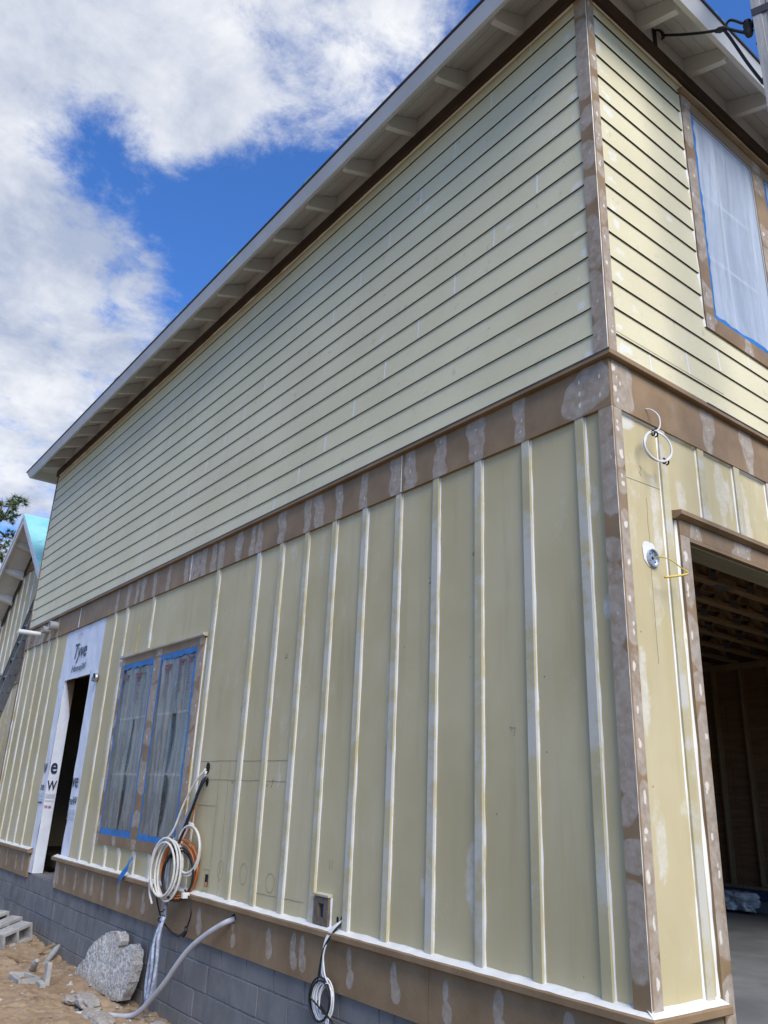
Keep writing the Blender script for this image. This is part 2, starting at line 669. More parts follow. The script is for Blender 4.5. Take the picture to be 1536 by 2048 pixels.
class MB:
    def __init__(self):
        self.v = []
        self.f = []

    def add(self, vs, fs):
        b = len(self.v)
        self.v += [tuple(x) for x in vs]
        self.f += [tuple(i + b for i in q) for q in fs]
        return self

    def box(self, x0, x1, y0, y1, z0, z1):
        return self.add([(x0, y0, z0), (x1, y0, z0), (x1, y1, z0), (x0, y1, z0), (x0, y0, z1), (x1, y0, z1), (x1, y1, z1), (x0, y1, z1)],
                        [(0, 3, 2, 1), (4, 5, 6, 7), (0, 1, 5, 4), (1, 2, 6, 5), (2, 3, 7, 6), (3, 0, 4, 7)])

    def cbox(self, x0, x1, y0, y1, z0, z1, c=.003):
        """box with chamfered edges"""
        vs, fs = [], []
        X, Y, Z = (x0, x1), (y0, y1), (z0, z1)
        idx = {}
        for i in (0, 1):
            for j in (0, 1):
                for k in (0, 1):
                    sx, sy, sz = (1, -1)[i], (1, -1)[j], (1, -1)[k]
                    p = (X[i], Y[j], Z[k])
                    for a in range(3):
                        q = [p[0] + sx * c, p[1] + sy * c, p[2] + sz * c]
                        q[a] = p[a]
                        idx[(i, j, k, a)] = len(vs)
                        vs.append(tuple(q))
        for a in range(3):
            o = [b for b in range(3) if b != a]
            for s in (0, 1):
                ring = []
                for (p, q) in ((0, 0), (1, 0), (1, 1), (0, 1)):
                    t = [0, 0, 0]
                    t[a] = s
                    t[o[0]] = p
                    t[o[1]] = q
                    ring.append(idx[(t[0], t[1], t[2], a)])
                fs.append(tuple(ring))
        for a in range(3):
            o = [b for b in range(3) if b != a]
            for p in (0, 1):
                for q in (0, 1):
                    t0, t1 = [0, 0, 0], [0, 0, 0]
                    t0[a], t1[a] = 0, 1
                    for t in (t0, t1):
                        t[o[0]] = p
                        t[o[1]] = q
                    fs.append((idx[(*t0, o[0])], idx[(*t1, o[0])], idx[(*t1, o[1])], idx[(*t0, o[1])]))
        for i in (0, 1):
            for j in (0, 1):
                for k in (0, 1):
                    fs.append((idx[(i, j, k, 0)], idx[(i, j, k, 1)], idx[(i, j, k, 2)]))
        # orient outward
        cx, cy, cz = (x0 + x1) / 2, (y0 + y1) / 2, (z0 + z1) / 2
        ff = []
        for f in fs:
            p = [Vector(vs[i]) for i in f]
            n = (p[1] - p[0]).cross(p[2] - p[0])
            ctr = sum(p, Vector()) / len(p) - Vector((cx, cy, cz))
            ff.append(f if n.dot(ctr) > 0 else tuple(reversed(f)))
        return self.add(vs, ff)

    def beam(self, a, b, w, h, up=(0, 0, 1)):
        a, b = Vector(a), Vector(b)
        d = (b - a).normalized()
        up = Vector(up)
        s = d.cross(up)
        if s.length < 1e-4:
            s = d.cross(Vector((1, 0, 0)))
        s.normalize()
        u = s.cross(d)
        vs = []
        for p in (a, b):
            for (i, j) in ((-1, -1), (1, -1), (1, 1), (-1, 1)):
                vs.append(p + s * (i * w / 2) + u * (j * h / 2))
        return self.add(vs, [(3, 2, 1, 0), (4, 5, 6, 7), (0, 1, 5, 4), (1, 2, 6, 5), (2, 3, 7, 6), (3, 0, 4, 7)])

    def tube(self, pts, r, seg=7, closed=False, caps=True):
        P = [Vector(p) for p in pts]
        n = len(P)
        R = r if hasattr(r, '__len__') else [r] * n
        t0 = (P[1] - P[0]).normalized()
        ref = Vector((0, 0, 1)) if abs(t0.z) < .9 else Vector((1, 0, 0))
        u = t0.cross(ref).normalized()
        vs = []
        for i in range(n):
            if closed:
                t = (P[(i + 1) % n] - P[i - 1])
            else:
                t = P[min(i + 1, n - 1)] - P[max(i - 1, 0)]
            t.normalize()
            u = (u - t * u.dot(t))
            u.normalize()
            w = t.cross(u)
            for k in range(seg):
                a = 2 * math.pi * k / seg
                vs.append(P[i] + (u * math.cos(a) + w * math.sin(a)) * R[i])
        fs = []
        for i in range(n if closed else n - 1):
            j = (i + 1) % n
            for k in range(seg):
                l = (k + 1) % seg
                fs.append((i * seg + k, i * seg + l, j * seg + l, j * seg + k))
        if caps and not closed:
            fs.append(tuple(reversed(range(seg))))
            fs.append(tuple(range((n - 1) * seg, n * seg)))
        return self.add(vs, fs)

    def build(self, name, mat, parent=None, smooth=False):
        return obj(name, self.v, self.f, mat, parent, smooth)


def L(u, v, w):            # long wall, faces -Y; u along X, v up, w outward
    return (u, -w, v)


def Rr(u, v, w):           # front wall, faces +X; u along Y
    return (w, u, v)


def pbox(F, u0, u1, v0, v1, w0, w1, c=None):
    p, q = F(u0, v0, w0), F(u1, v1, w1)
    a = [min(p[i], q[i]) for i in range(3)]
    b = [max(p[i], q[i]) for i in range(3)]
    m = MB()
    if c:
        return m.cbox(a[0], b[0], a[1], b[1], a[2], b[2], c)
    return m.box(a[0], b[0], a[1], b[1], a[2], b[2])


def snoise(u, v, s=1.0, seed=0.0):
    return (np.sin(u * 9.1 * s + seed + 1.7 * np.sin(v * 6.3 * s + seed)) + np.sin(v * 11.3 * s - seed * 1.3 + 1.9 * np.sin(u * 7.7 * s)) +
            .6 * np.sin((u + v) * 23 * s + seed * 2.1) + .6 * np.sin((u - v) * 19 * s - seed)) / 3.2


def board(F, u0, u1, v0, v1, wf, depth, mat, name, parent, fills=(), spots=(), res=.014, w_top=None, resv=None, edge_mat=None):
    """a board whose front face is a fine grid carrying filler smears and dabs; wf = front plane, w_top = front plane at the top edge"""
    if w_top is None:
        w_top = wf
    if not fills and not spots:
        nu = nv = 1
    else:
        nu = max(1, int(round((u1 - u0) / res)))
        nv = max(1, int(round((v1 - v0) / (resv or res))))
    us = np.linspace(u0, u1, nu + 1)
    vs_ = np.linspace(v0, v1, nv + 1)
    U, V = np.meshgrid(us, vs_)
    W = wf + (w_top - wf) * (V - v0) / max(1e-6, v1 - v0)
    pts = [F(a, b, c) for a, b, c in zip(U.ravel(), V.ravel(), W.ravel())]
    n = nu + 1
    fs = [(j * n + i, j * n + i + 1, (j + 1) * n + i + 1, (j + 1) * n + i) for j in range(nv) for i in range(nu)]
    b = len(pts)
    for (a, c, w) in ((u0, v0, wf), (u1, v0, wf), (u1, v1, w_top), (u0, v1, w_top)):
        pts.append(F(a, c, w))
    for (a, c, w) in ((u0, v0, wf), (u1, v0, wf), (u1, v1, w_top), (u0, v1, w_top)):
        pts.append(F(a, c, w - depth))
    for k in range(4):
        l = (k + 1) % 4
        fs.append((b + k, b + 4 + k, b + 4 + l, b + l))
    fs.append((b + 7, b + 6, b + 5, b + 4))
    o = obj(name, pts, fs, mat, parent)
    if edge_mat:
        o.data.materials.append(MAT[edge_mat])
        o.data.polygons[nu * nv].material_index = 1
    if fills or spots:
        me = o.data
        for nm, lst in (('filler', fills), ('spot', spots)):
            val = np.zeros(U.shape)
            for i, (a, c, ru, rv, amp) in enumerate(lst):
                d = np.sqrt(((U - a) / ru) ** 2 + ((V - c) / rv) ** 2) + (.45 if nm == 'filler' else .28) * snoise(U, V, 1.4 if nm == 'filler' else 6.0, a * 13.7 + c * 5)
                val = np.maximum(val, amp * np.clip((1.22 - d) / (.36 if nm == 'filler' else .5), 0, 1))
            at = me.attributes.new(nm, 'FLOAT', 'POINT')
            full = np.zeros(len(pts), dtype=np.float32)
            full[:val.size] = val.ravel()
            at.data.foreach_set('value', full)
    return o


def miter(F, prof, u0, u1, m0, m1, mat, name, parent):
    """extrude a (w,v) outline along u; ends shift with w by m0 / m1 so corners mitre"""
    n = len(prof)
    pts = [F(u0 + m0 * w, v, w) for (w, v) in prof] + [F(u1 + m1 * w, v, w) for (w, v) in prof]
    fs = [(k, (k + 1) % n, n + (k + 1) % n, n + k) for k in range(n)]
    fs += [tuple(reversed(range(n))), tuple(range(n, 2 * n))]
    o = obj(name, pts, fs, mat, parent)
    import bmesh
    bm = bmesh.new()
    bm.from_mesh(o.data)
    bmesh.ops.recalc_face_normals(bm, faces=bm.faces)
    bm.to_mesh(o.data)
    bm.free()
    return o


def bead(F, u, v0, v1, w, s, name, parent, side=1, mat='caulk'):
    """wavy caulk line climbing beside a batten: a small rough triangle section"""
    n = max(3, int((v1 - v0) / .11))
    pts, fs = [], []
    for i in range(n + 1):
        v = v0 + (v1 - v0) * i / n
        k = s * random.uniform(.55, 1.25)
        pts += [F(u, v, w), F(u + side * k * random.uniform(.9, 1.5), v, w), F(u, v, w + k * .8)]
    for i in range(n):
        a, b = 3 * i, 3 * i + 3
        q = [(a + 1, b + 1, b + 2, a + 2), (a, a + 1, b + 1, b), (a + 2, b + 2, b, a)]
        fs += q if side > 0 else [tuple(reversed(x)) for x in q]
    return obj(name, pts, fs, mat, parent)


def rect_tube_u(F, u0, u1, v, w, s, name, parent, mat='caulk', side=1):
    """wavy caulk line running level"""
    n = max(2, int((u1 - u0) / .12))
    pts, fs = [], []
    for i in range(n + 1):
        u = u0 + (u1 - u0) * i / n
        k = s * random.uniform(.6, 1.2)
        pts += [F(u, v, w), F(u, v - k * side, w), F(u, v, w + k)]
    for i in range(n):
        a, b = 3 * i, 3 * i + 3
        fs += [(a + 1, b + 1, b + 2, a + 2), (a, b, b + 1, a + 1), (a + 2, b + 2, b, a)]
    return obj(name, pts, fs, mat, parent)


# ================================================================ GROUND


def ground_h(X, Y):
    h = -1.0 + .018 * snoise(X, Y, .30, 2.0) + .012 * snoise(X, Y, .9, 5.0) + .008 * snoise(X, Y, 2.3, 1.0)
    h += .085 * np.clip((-7.6 - X) / 1.4, 0, 1) * np.clip((Y + 1.3) / 1.1, 0, 1)
    h += .05 * np.exp(-(((X + 6.6) / .5) ** 2 + ((Y + .15) / .25) ** 2))
    h += .045 * np.exp(-(((X + 6.2) / .35) ** 2 + ((Y + .75) / .18) ** 2))
    h -= .05 * np.exp(-(((X + 7.3) / .35) ** 2 + ((Y + .7) / .15) ** 2))
    h -= .045 * np.exp(-(((X + 5.6) / .35) ** 2 + ((Y + .42) / .16) ** 2))
    ramp = np.clip((X - .3) / .5, 0, 1) * np.clip((Y + 1.2) / 1.6, 0, 1) * np.clip((9.5 - Y) / 2.0, 0, 1) * np.clip((9 - X) / 5, 0, 1)
    h = h * (1 - ramp) + (-.40) * ramp
    return h


xs = np.concatenate([np.linspace(-400, -30, 14), np.linspace(-26, -10.5, 30), np.arange(-10.2, -3.6, .022), np.linspace(-3.4, 12, 60), np.linspace(16, 400, 12)])
ys = np.concatenate([np.linspace(-400, -12, 12), np.linspace(-9, -2.1, 20), np.arange(-2.0, .10, .022), np.linspace(.3, 14, 40), np.linspace(20, 400, 12)])
GX, GY = np.meshgrid(xs, ys)
GZ = ground_h(GX, GY)
fine = (GX > -10.3) & (GX < -3.5) & (GY > -2.05) & (GY < .1)
GZ = GZ + np.where(fine, .017 * snoise(GX, GY, 3.3, 3.0) + .010 * snoise(GX, GY, 7.0, 1.0) + rng.normal(0, .0022, GX.shape), 0)
inside = (GX > -11.6) & (GX < -.05) & (GY > .2) & (GY < 7.3)
GZ = np.where(inside, -1.25, GZ)
nx, ny = len(xs), len(ys)
gv = np.stack([GX.ravel(), GY.ravel(), GZ.ravel()], 1).tolist()
gf = [(j * nx + i, j * nx + i + 1, (j + 1) * nx + i + 1, (j + 1) * nx + i) for j in range(ny - 1) for i in range(nx - 1)]
ground = obj('sand_ground', gv, gf, 'sand', smooth=True)
ground['kind'] = 'structure'

slab = pbox(L, -4.4, .02, -.60, -.335, -7.3, -.16).build('garage_floor', 'slab')
slab['kind'] = 'structure'

# ================================================================ HOUSE
house = thing('house', 'two storey house under construction with cream lap siding above yellow batten panels', 'house')
XE, YE = -11.87, 7.45        # far end of the long wall, far end of the front wall
WP = -.022                   # panel face, behind the trim plane

# ---- wall core (sheathing pieces round the openings)
DOOR = (-9.35, -8.27, -.285, 2.24)
WIN = (-6.985, -4.98, .335, 2.175)
GAR = (.645, 5.52, -.34, 2.285)
FW = (1.23, 3.19, 3.998, 5.83)


def core(F, us, vs, holes, name):
    us = sorted(set(us))
    vs = sorted(set(vs))
    for a, b in zip(us[:-1], us[1:]):
        for c, d in zip(vs[:-1], vs[1:]):
            m = ((a + b) / 2, (c + d) / 2)
            if any(h[0] < m[0] < h[1] and h[2] < m[1] < h[3] for h in holes):
                continue
            pbox(F, a, b, c, d, -.15, -.034).build(name, 'plywood', house)


core(L, [XE + .02, DOOR[0], DOOR[1], WIN[0], WIN[1], -.16], [-.285, WIN[2], WIN[3], DOOR[3], 6.3], [DOOR, WIN], 'wall_sheathing')
core(Rr, [.034, GAR[0], FW[0], FW[1], GAR[1], YE], [-.55, GAR[3], FW[2], FW[3], 6.3], [GAR, FW], 'wall_sheathing')
pbox(L, XE, XE + .12, -.285, 6.3, -YE, -.034).build('wall', 'panel', house)
pbox(L, XE + .12, -.034, -.5, 6.3, -YE, -YE + .12).build('wall', 'plywood', house)
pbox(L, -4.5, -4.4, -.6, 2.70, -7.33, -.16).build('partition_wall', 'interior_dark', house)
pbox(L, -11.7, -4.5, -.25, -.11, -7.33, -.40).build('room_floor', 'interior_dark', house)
pbox(L, -11.7, -.16, 3.10, 3.16, -7.33, -.16).build('floor_deck', 'plywood', house)

# ---- foundation of concrete blocks
found = pbox(L, XE + .01, -.02, -1.4, -.30, -.33, -.038).build('foundation_wall', 'mortar', house)
proto = None
course_top = -.287
for r in range(5):
    zt = course_top - .2 * r
    off = (0.0 if r % 2 else .2032)
    u = XE + off - .4064
    while u < -.02:
        a, b = max(u + .005, XE + .002), min(u + .4064 - .005, -.03)
        u += .4064
        if b - a < .05:
            continue
        w = -.030 + random.uniform(-.0025, .0025)
        if b - a > .39:
            if proto is None:
                proto = pbox(L, -.1982, .1982, -.095, .095, -.19, 0, .004).build('concrete_block', 'block')
                proto.parent = found
                proto.location = ((a + b) / 2, -w, zt - .1)
            else:
                c = proto.copy()
                COL.objects.link(c)
                c.parent = found
                c.location = ((a + b) / 2, -w, zt - .1 + random.uniform(-.0015, .0015))
        else:
            pbox(L, a, b, zt - .195, zt - .005, w - .19, w, .004).build('concrete_block', 'block', found)
pbox(Rr, .0, YE, -1.4, -.345, -.33, -.03).build('stem_wall', 'mortar', house)
pbox(L, -9.45, -8.29, -.30, -.283, -.36, -.045).build('door_ledge', 'block', house)

# ---- lower panels
PT = 2.912


def panel(F, a, b, c, d, fills=()):
    return board(F, a, b, c, d, WP, .012, 'panel', 'wall_panel', house, fills, (), .03)


def dusty(a, b, c, d, n):
    return [(random.uniform(a, b), random.uniform(c, d), random.uniform(.02, .07), random.uniform(.06, .28), random.uniform(.3, .75)) for _ in range(n)]


edges = [-.0 - .4088 * 3 * k - .215 for k in range(0, 4)]
segs = [(-4.85, -3.90), (-3.90, -2.675), (-2.675, -1.45), (-1.45, -.225), (-.225, -.02)]
for a, b in segs:
    panel(L, a, b, .0, PT, dusty(a + .05, b - .05, .05, 2.8, 3))
panel(L, -7.96, -7.06, .0, PT, dusty(-7.9, -7.1, .1, 2.8, 2))
panel(L, -7.06, -4.85, 2.26, PT, dusty(-7, -5, 2.4, 2.8, 2))
panel(L, -7.06, -4.85, .0, .25, dusty(-7, -5, .02, .2, 4))
panel(L, -11.80, -10.42, .0, PT)
panel(L, -10.42, -9.585, .0, PT)

# front wall panels
panel(Rr, .02, .555, .0, PT, dusty(.1, .42, .05, 2.6, 11) + [(.13, 2.87, .12, .05, .9)])
panel(Rr, .555, 1.25, 2.38, PT, dusty(.6, 1.2, 2.45, 2.85, 7))
panel(Rr, 1.25, 2.50, 2.38, PT, dusty(1.3, 2.4, 2.45, 2.85, 7))
panel(Rr, 2.50, 5.6, 2.38, PT)
panel(Rr, 5.6, YE, -.3, PT)

# ---- battens


def batten(F, u0, u1, v0, v1, beads=(1, -1)):
    o = pbox(F, u0, u1, v0, v1, WP, -.003, .0025).build('batten', 'batten', house)
    for s in beads:
        bead(F, u1 if s > 0 else u0, v0 + .004, v1 - .004, WP + .0005,   .007, 'caulk_bead', o, s)
    return o


for k in range(29):
    ur = -.192 - .4088 * k
    a, b = ur - .068, ur - .006
    if k <= 9 or k in (11, 17, 18) or k >= 24:
        batten(L, a, b, .004, PT, (1,))
    if k in (12, 13, 14, 15, 16):
        batten(L, a, b, .004, .237, (1,))
    if k == 15:
        batten(L, a, b, 2.30, PT, (1,))
    if k == 16:
        pbox(L, b - .025, b + .012, 2.30, 2.64, WP, WP + .0015).build('bare_strip', 'yellow_strip', house)
for (a, b, lo) in ((.437, .500, .004), (.838, .903, 2.42), (1.247, 1.312, 2.42), (1.655, 1.72, 2.42), (2.06, 2.125, 2.42), (2.47, 2.535, 2.42)):
    batten(Rr, a, b, lo, PT, (-1, 1))
for (a, b) in ((.09, .42), (.50, .83), (.90, 1.24), (1.31, 1.65)):
    rect_tube_u(Rr, a, b, PT - .004, WP, .014, 'caulk_bead', house)

# ---- belt boards between the storeys


def stud_fills(us, v0, v1, dense=1.0):
    f, s = [], []
    for u in us:
        q = random.uniform(.042, .070)
        n = 3
        for i in range(n):
            vv = v0 + (v1 - v0) * (i + .5) / n
            f.append((u + random.uniform(-.012, .012), vv, q * random.uniform(.85, 1.25), (v1 - v0) / n * random.uniform(.85, 1.15), random.uniform(.6, 1.0)))
            s.append((u + random.uniform(-.014, .014), vv + random.uniform(-.03, .03), random.uniform(.006, .010), random.uniform(.009, .014), random.uniform(.5, .9)))
    return f, s


BB, BT = 2.905, 3.201
marks = []
for k in range(29):
    u = -.225 - .4088 * k
    if -9.75 < u < -7.95 or u < -11.7:
        continue
    if k == 0:
        continue
    marks.append(u + random.uniform(-.04, .05))
    if k in (4, 7, 9, 11, 12, 16, 20) or random.random() < .18:
        marks.append(u + random.choice((-1, 1)) * random.uniform(.12, .17))
cuts = [XE, -9.05, -5.39, -1.83, 0]
for a, b in zip(cuts[:-1], cuts[1:]):
    f, s = stud_fills([u for u in marks if a - .05 < u < b + .05], BB, BT)
    if b == 0:
        f += [(-.17, 3.05, .15, .125, 1.0), (-.10, 3.05, .10, .15, .9)]
        s += [(-.21, 3.13, .012, .016, .9), (-.21, 3.05, .012, .016, 1), (-.21, 2.98, .012, .016, 1), (-.07, 3.11, .010, .016, .9), (-.07, 2.99, .010, .016, .9)]
    board(L, a + (.0015 if a > XE else 0), b - (.0015 if b < 0 else 0), BB, BT, 0.001, .022, 'brown', 'belt_board', house, f, s)
for a in cuts[1:-1]:
    bead(L, a - .001, BB + .005, BT - .005, .0012, .005, 'caulk_bead', house, 1)
f, s = stud_fills([.98, 1.45, 1.86, 2.3], BB, BT)
f += [(.10, 3.05, .10, .17, 1.0), (.05, 2.98, .09, .10, .9), (.14, 3.10, .06, .11, .8)]
s += [(.035, 3.15, .018, .022, 1), (.06, 3.10, .010, .014, .9), (.045, 3.02, .016, .020, 1), (.09, 3.07, .010, .014, .9), (.06, 2.95, .012, .018, .9)]
board(Rr, .022, 4.0, BB, BT, 0.001, .022, 'brown', 'belt_board', house, f, s)
board(Rr, 4.003, YE, BB, BT, 0.001, .022, 'brown', 'belt_board', house)

# drip cap and flashing over the belt
capprof = [(-.02, 3.202), (.034, 3.202), (.037, 3.205), (.037, 3.234), (-.02, 3.240)]
miter(L, capprof, XE, 0, 0, 1, 'brown', 'belt_cap', house)
miter(Rr, capprof, 0, YE, -1, 0, 'brown', 'belt_cap', house)
flprof = [(-.02, 3.2412), (.038, 3.2352), (.0395, 3.229), (.0405, 3.229), (.0395, 3.2372), (-.02, 3.244)]
miter(L, flprof, XE, 0, 0, 1, 'metal_flashing', 'flashing', house)
miter(Rr, flprof, .94, YE, 0, 0, 'metal_flashing', 'flashing', house)

# ---- corner boards


def corner_marks(v0, v1, n, u0, u1, big=.6):
    f, s = [], []
    for i in range(n):
        v = v0 + (v1 - v0) * (i + random.uniform(.25, .75)) / n
        u = random.uniform(u0 + .02, u1 - .02)
        f.append(((u0 + u1) / 2, v, (u1 - u0) * .8, random.uniform(.07, .20), random.uniform(.45, .8)))
        s.append((u, v, random.uniform(.010, .019) * big, random.uniform(.016, .036) * big, random.uniform(.7, 1)))
        if random.random() < .6:
            s.append((u + random.uniform(-.02, .02), v + random.uniform(-.05, .05), .009 * big, .014 * big, .8))
    return f, s


f, s = corner_marks(.05, 2.9, 13, -.092, 0, .8)
s = [(a, b, c * .8, d * .8, e * .55) for a, b, c, d, e in s]
board(L, -.090, 0, .0, BB - .001, 0, .02, 'brown', 'corner_board', house, f, s, .01)
f, s = corner_marks(.03, 2.9, 15, .02, .088, 1.0)
f += [(.05, 2.80, .06, .12, .9), (.05, 1.15, .06, .25, .8), (.05, .35, .06, .2, .8)]
board(Rr, .0202, .088, .0, BB - .001, 0, .02, 'brown', 'corner_board', house, f, s, .008)
f, s = corner_marks(3.25, 6.1, 11, -.092, 0, .9)
s = [(a, b, c, d * .8, e * .6) for a, b, c, d, e in s]
board(L, -.094, 0, 3.243, 6.157, 0, .02, 'brown', 'corner_board', house, f, s, .01)
f, s = corner_marks(3.25, 6.1, 12, .02, .088, .8)
f += [(.05, 3.40, .06, .22, 1)]
board(Rr, .0202, .088, 3.243, 6.157, 0, .02, 'brown', 'corner_board', house, f, s, .008)
board(L, XE, XE + .05, .0, BB - .001, -.001, .02, 'brown', 'corner_board', house)
board(L, XE, XE + .05, 3.243, 6.157, -.001, .02, 'brown', 'corner_board', house)
# caulk line up the arris
for v0, v1 in ((.01, 2.9), (3.245, 6.12)):
    n = 60
    pts, fs = [], []
    for i in range(n + 1):
        v = v0 + (v1 - v0) * i / n
        k = random.uniform(.002, .007) if v0 > 3 else random.uniform(.0006, .0045)
        pts += [(.0012, .0005, v), (.0012, .0005 + k, v), (.0034, .0005 + k * .5, v)]
    for i in range(n):
        a, b = 3 * i, 3 * i + 3
        fs += [(a + 1, b + 1, b + 2, a + 2), (a + 2, b + 2, b, a), (a, b, b + 1, a + 1)]
    obj('caulk_bead', pts, fs, 'caulk', house)
bead(L, XE + .05, 3.25, 6.02, -.02, .014, 'caulk_bead', house, 1)
bead(L, XE + .05, .02, 2.88, -.021, .012, 'caulk_bead', house, 1)

# ---- lap siding
ZB, EXP = 3.236, .1808
NC = 16
ztop = 6.052


def plank(F, a, b, c, near=None):
    z0 = ZB if c == 0 else 3.403 + EXP * (c - 1)
    z1 = min(3.403 + EXP * c + .012, ztop)
    fl = []
    if near is not None and abs(b - near) < .02:
        fl.append((b - random.uniform(.03, .09), z0 + random.uniform(.025, .06), random.uniform(.02, .04), random.uniform(.018, .035), random.uniform(.6, 1)))
    if near is not None and abs(a - near) < .02:
        fl.append((a + random.uniform(.03, .12), z0 + random.uniform(.03, .11), random.uniform(.03, .07), random.uniform(.02, .05), random.uniform(.55, .95)))
    for _ in range(random.choice((0, 1, 1, 2, 3)) if near is None or F is L else 2):
        u = random.uniform(a, b)
        fl.append((u, z0 + random.uniform(.03, .13), random.uniform(.02, .05), random.uniform(.015, .035), random.uniform(.35, .7)))
    fl.append((a - 1, z0, .01, .01, .0))
    o = board(F, a + .001, b - .001, z0, z1, -.006, .012, 'siding', 'siding_plank', house, fl, (), .03, -.0175, .03, 'raw_lap_shadow')
    return o


def seam(F, u, c):
    z0 = ZB if c == 0 else 3.403 + EXP * (c - 1)
    z1 = 3.403 + EXP * c
    o = []
    n = 6
    pts, fs = [], []
    for i in range(n + 1):
        v = z0 + .006 + (z1 - z0 - .010) * i / n
        w = -.0058 - .0115 * (v - z0) / .19
        k = random.uniform(.005, .0095)
        pts += [F(u - k, v, w), F(u, v, w + .0014), F(u + k, v, w)]
    for i in range(n):
        a, b = 3 * i, 3 * i + 3
        fs += [(a, a + 1, b + 1, b), (a + 1, a + 2, b + 2, b + 1)]
    obj('seam_caulk', pts, fs, 'pvc_white', house)


for c in range(NC):
    base = (-3.731 + .406 * c) if c < 9 else (-2.93 + .406 * (c - 9))
    js = sorted(j for j in [base + 3.66 * m for m in range(-4, 3)] if XE + .3 < j < -.3)
    us = [XE + .05] + js + [-.093]
    for a, b in zip(us[:-1], us[1:]):
        plank(L, a, b, c, -.093)
    for j in js:
        seam(L, j, c)
WO0, WO1 = 1.112, 3.31
for c in range(NC):
    z0 = ZB if c == 0 else 3.403 + EXP * (c - 1)
    z1 = 3.403 + EXP * c
    if z0 < 3.87:
        base = (.434, .850, 1.240, 1.655)[c] if c < 4 else 2.0
        us = [.089, base, min(base + 3.66, 5.5), YE]
        for a, b in zip(us[:-1], us[1:]):
            if b - a > .1:
                plank(Rr, a, b, c, .089)
        seam(Rr, base, c)
    else:
        plank(Rr, .089, WO0 - .004 if z0 < 5.93 else 3.8, c, .089)
        plank(Rr, (WO1 + .004) if z0 < 5.93 else 3.803, YE, c)

# ---- frieze and under-eave trim
for F, a, b, m0, m1 in ((L, XE, 0, 0, 1), (Rr, 0, YE, -1, 0)):
    miter(F, [(-.02, 6.055), (.020, 6.050), (.026, 6.054), (.028, 6.160), (-.02, 6.160)], a, b, m0, m1, 'frieze', 'frieze_board', house)
    rect_tube_u(F, a + .1, b - .1, 6.053, -.012, .012, 'caulk_bead', house)
    miter(F, [(-.02, 6.1615), (.010, 6.1615), (.010, 6.345), (-.02, 6.345)], a, b, m0, m1, 'white', 'eave_blocking', house)
    # soffit laid as three boards
    for w0, w1 in ((.011, .108), (.111, .200), (.203, .30)):
        miter(F, [(w0, 6.343 - .5 * w0), (w1, 6.343 - .5 * w1), (w1, 6.358 - .5 * w1), (w0, 6.358 - .5 * w0)], a, b, -1 if F is L else m0, m1 if F is L else 1, 'white', 'soffit_board', house)
    miter(F, [(.345, 6.06), (.385, 6.04), (.430, 6.132), (.394, 6.205), (.29, 6.206)], a, b, -1 if F is L else m0, m1 if F is L else 1, 'white', 'fascia_board', house)
    miter(F, [(.394, 6.066), (.4385, 6.148), (.432, 6.150), (.390, 6.0665)], a, b, -1 if F is L else m0, m1 if F is L else 1, 'white', 'fascia_lip', house)
    miter(F, [(.425, 6.135), (.445, 6.146), (.448, 6.158), (.40, 6.18)], a, b, -1 if F is L else m0, m1 if F is L else 1, 'metal_flashing', 'drip_edge', house)

# remaining two eaves, plain
for F2, a, b in ((lambda u, v, w: (u, YE + w, v), XE, 0), (lambda u, v, w: (XE - w, u, v), 0, YE)):
    miter(F2, [(.345, 6.06), (.385, 6.04), (.434, 6.14), (.394, 6.205), (.29, 6.206)], a, b, -1, 1, 'white', 'fascia_board', house)
    miter(F2, [(.0, 6.343), (.31, 6.188), (.31, 6.203), (.0, 6.358)], a, b, -1, 1, 'white', 'soffit_board', house)

# rafter tails
RT = [(.010, 6.163), (.308, 6.058), (.318, 6.060), (.334, 6.092), (.292, 6.192), (.010, 6.333)]


def rafter(F, u):
    n = len(RT)
    pts = [F(u - .024, v, w) for w, v in RT] + [F(u + .024, v, w) for w, v in RT]
    fs = [(k, (k + 1) % n, n + (k + 1) % n, n + k) for k in range(n)] + [tuple(reversed(range(n))), tuple(range(n, 2 * n))]
    return obj('rafter_tail', pts, fs, 'white', house)


for i in range(19):
    rafter(L, -.55 - .6155 * i)
for i in range(12):
    rafter(Rr, .608 + .6155 * i)
# two tails on the far end so the corner return is not bare
for i in range(3):
    rafter(lambda u, v, w: (XE - w, u, v), .5 + .6155 * i)

# roof: hip with underlayment
e = .44
x0, x1, y0, y1 = XE - e, e, -e, YE + e
hw = (y1 - y0) / 2
zr = 6.17 + hw * .5
yc = (y0 + y1) / 2
rv = [(x0, y0, 6.17), (x1, y0, 6.17), (x1, y1, 6.17), (x0, y1, 6.17), (x0 + hw, yc, zr), (x1 - hw, yc, zr)]
roof = obj('roof', rv, [(0, 1, 5, 4), (1, 2, 5), (2, 3, 4, 5), (3, 0, 4)], 'teal', house)
# wrinkled underlayment edge curling past the fascia


def flap(F, u0, u1, m):
    n = int((u1 - u0) / .05)
    pts, fs = [], []
    h = 0.0
    for i in range(n + 1):
        u = u0 + (u1 - u0) * i / n
        h = max(0, min(.040, h * .8 - .003)) if random.random() > .035 else random.uniform(.015, .045)
        pts += [F(u, 6.160, .440), F(u, 6.163 + h, .443 + random.uniform(-.004, .004)), F(u, 6.196 + h * .4, .37)]
    for i in range(n):
        a, b = 3 * i, 3 * i + 3
        fs += [(a, b, b + 1, a + 1), (a + 1, b + 1, b + 2, a + 2)]
    obj('underlayment_edge', pts, fs, 'teal', house)


flap(L, XE - .4, .44, 0)
flap(Rr, -.44, YE, 0)

# ---- skirt board, cap, and their ends at the door
SB, ST = -.337, -.040


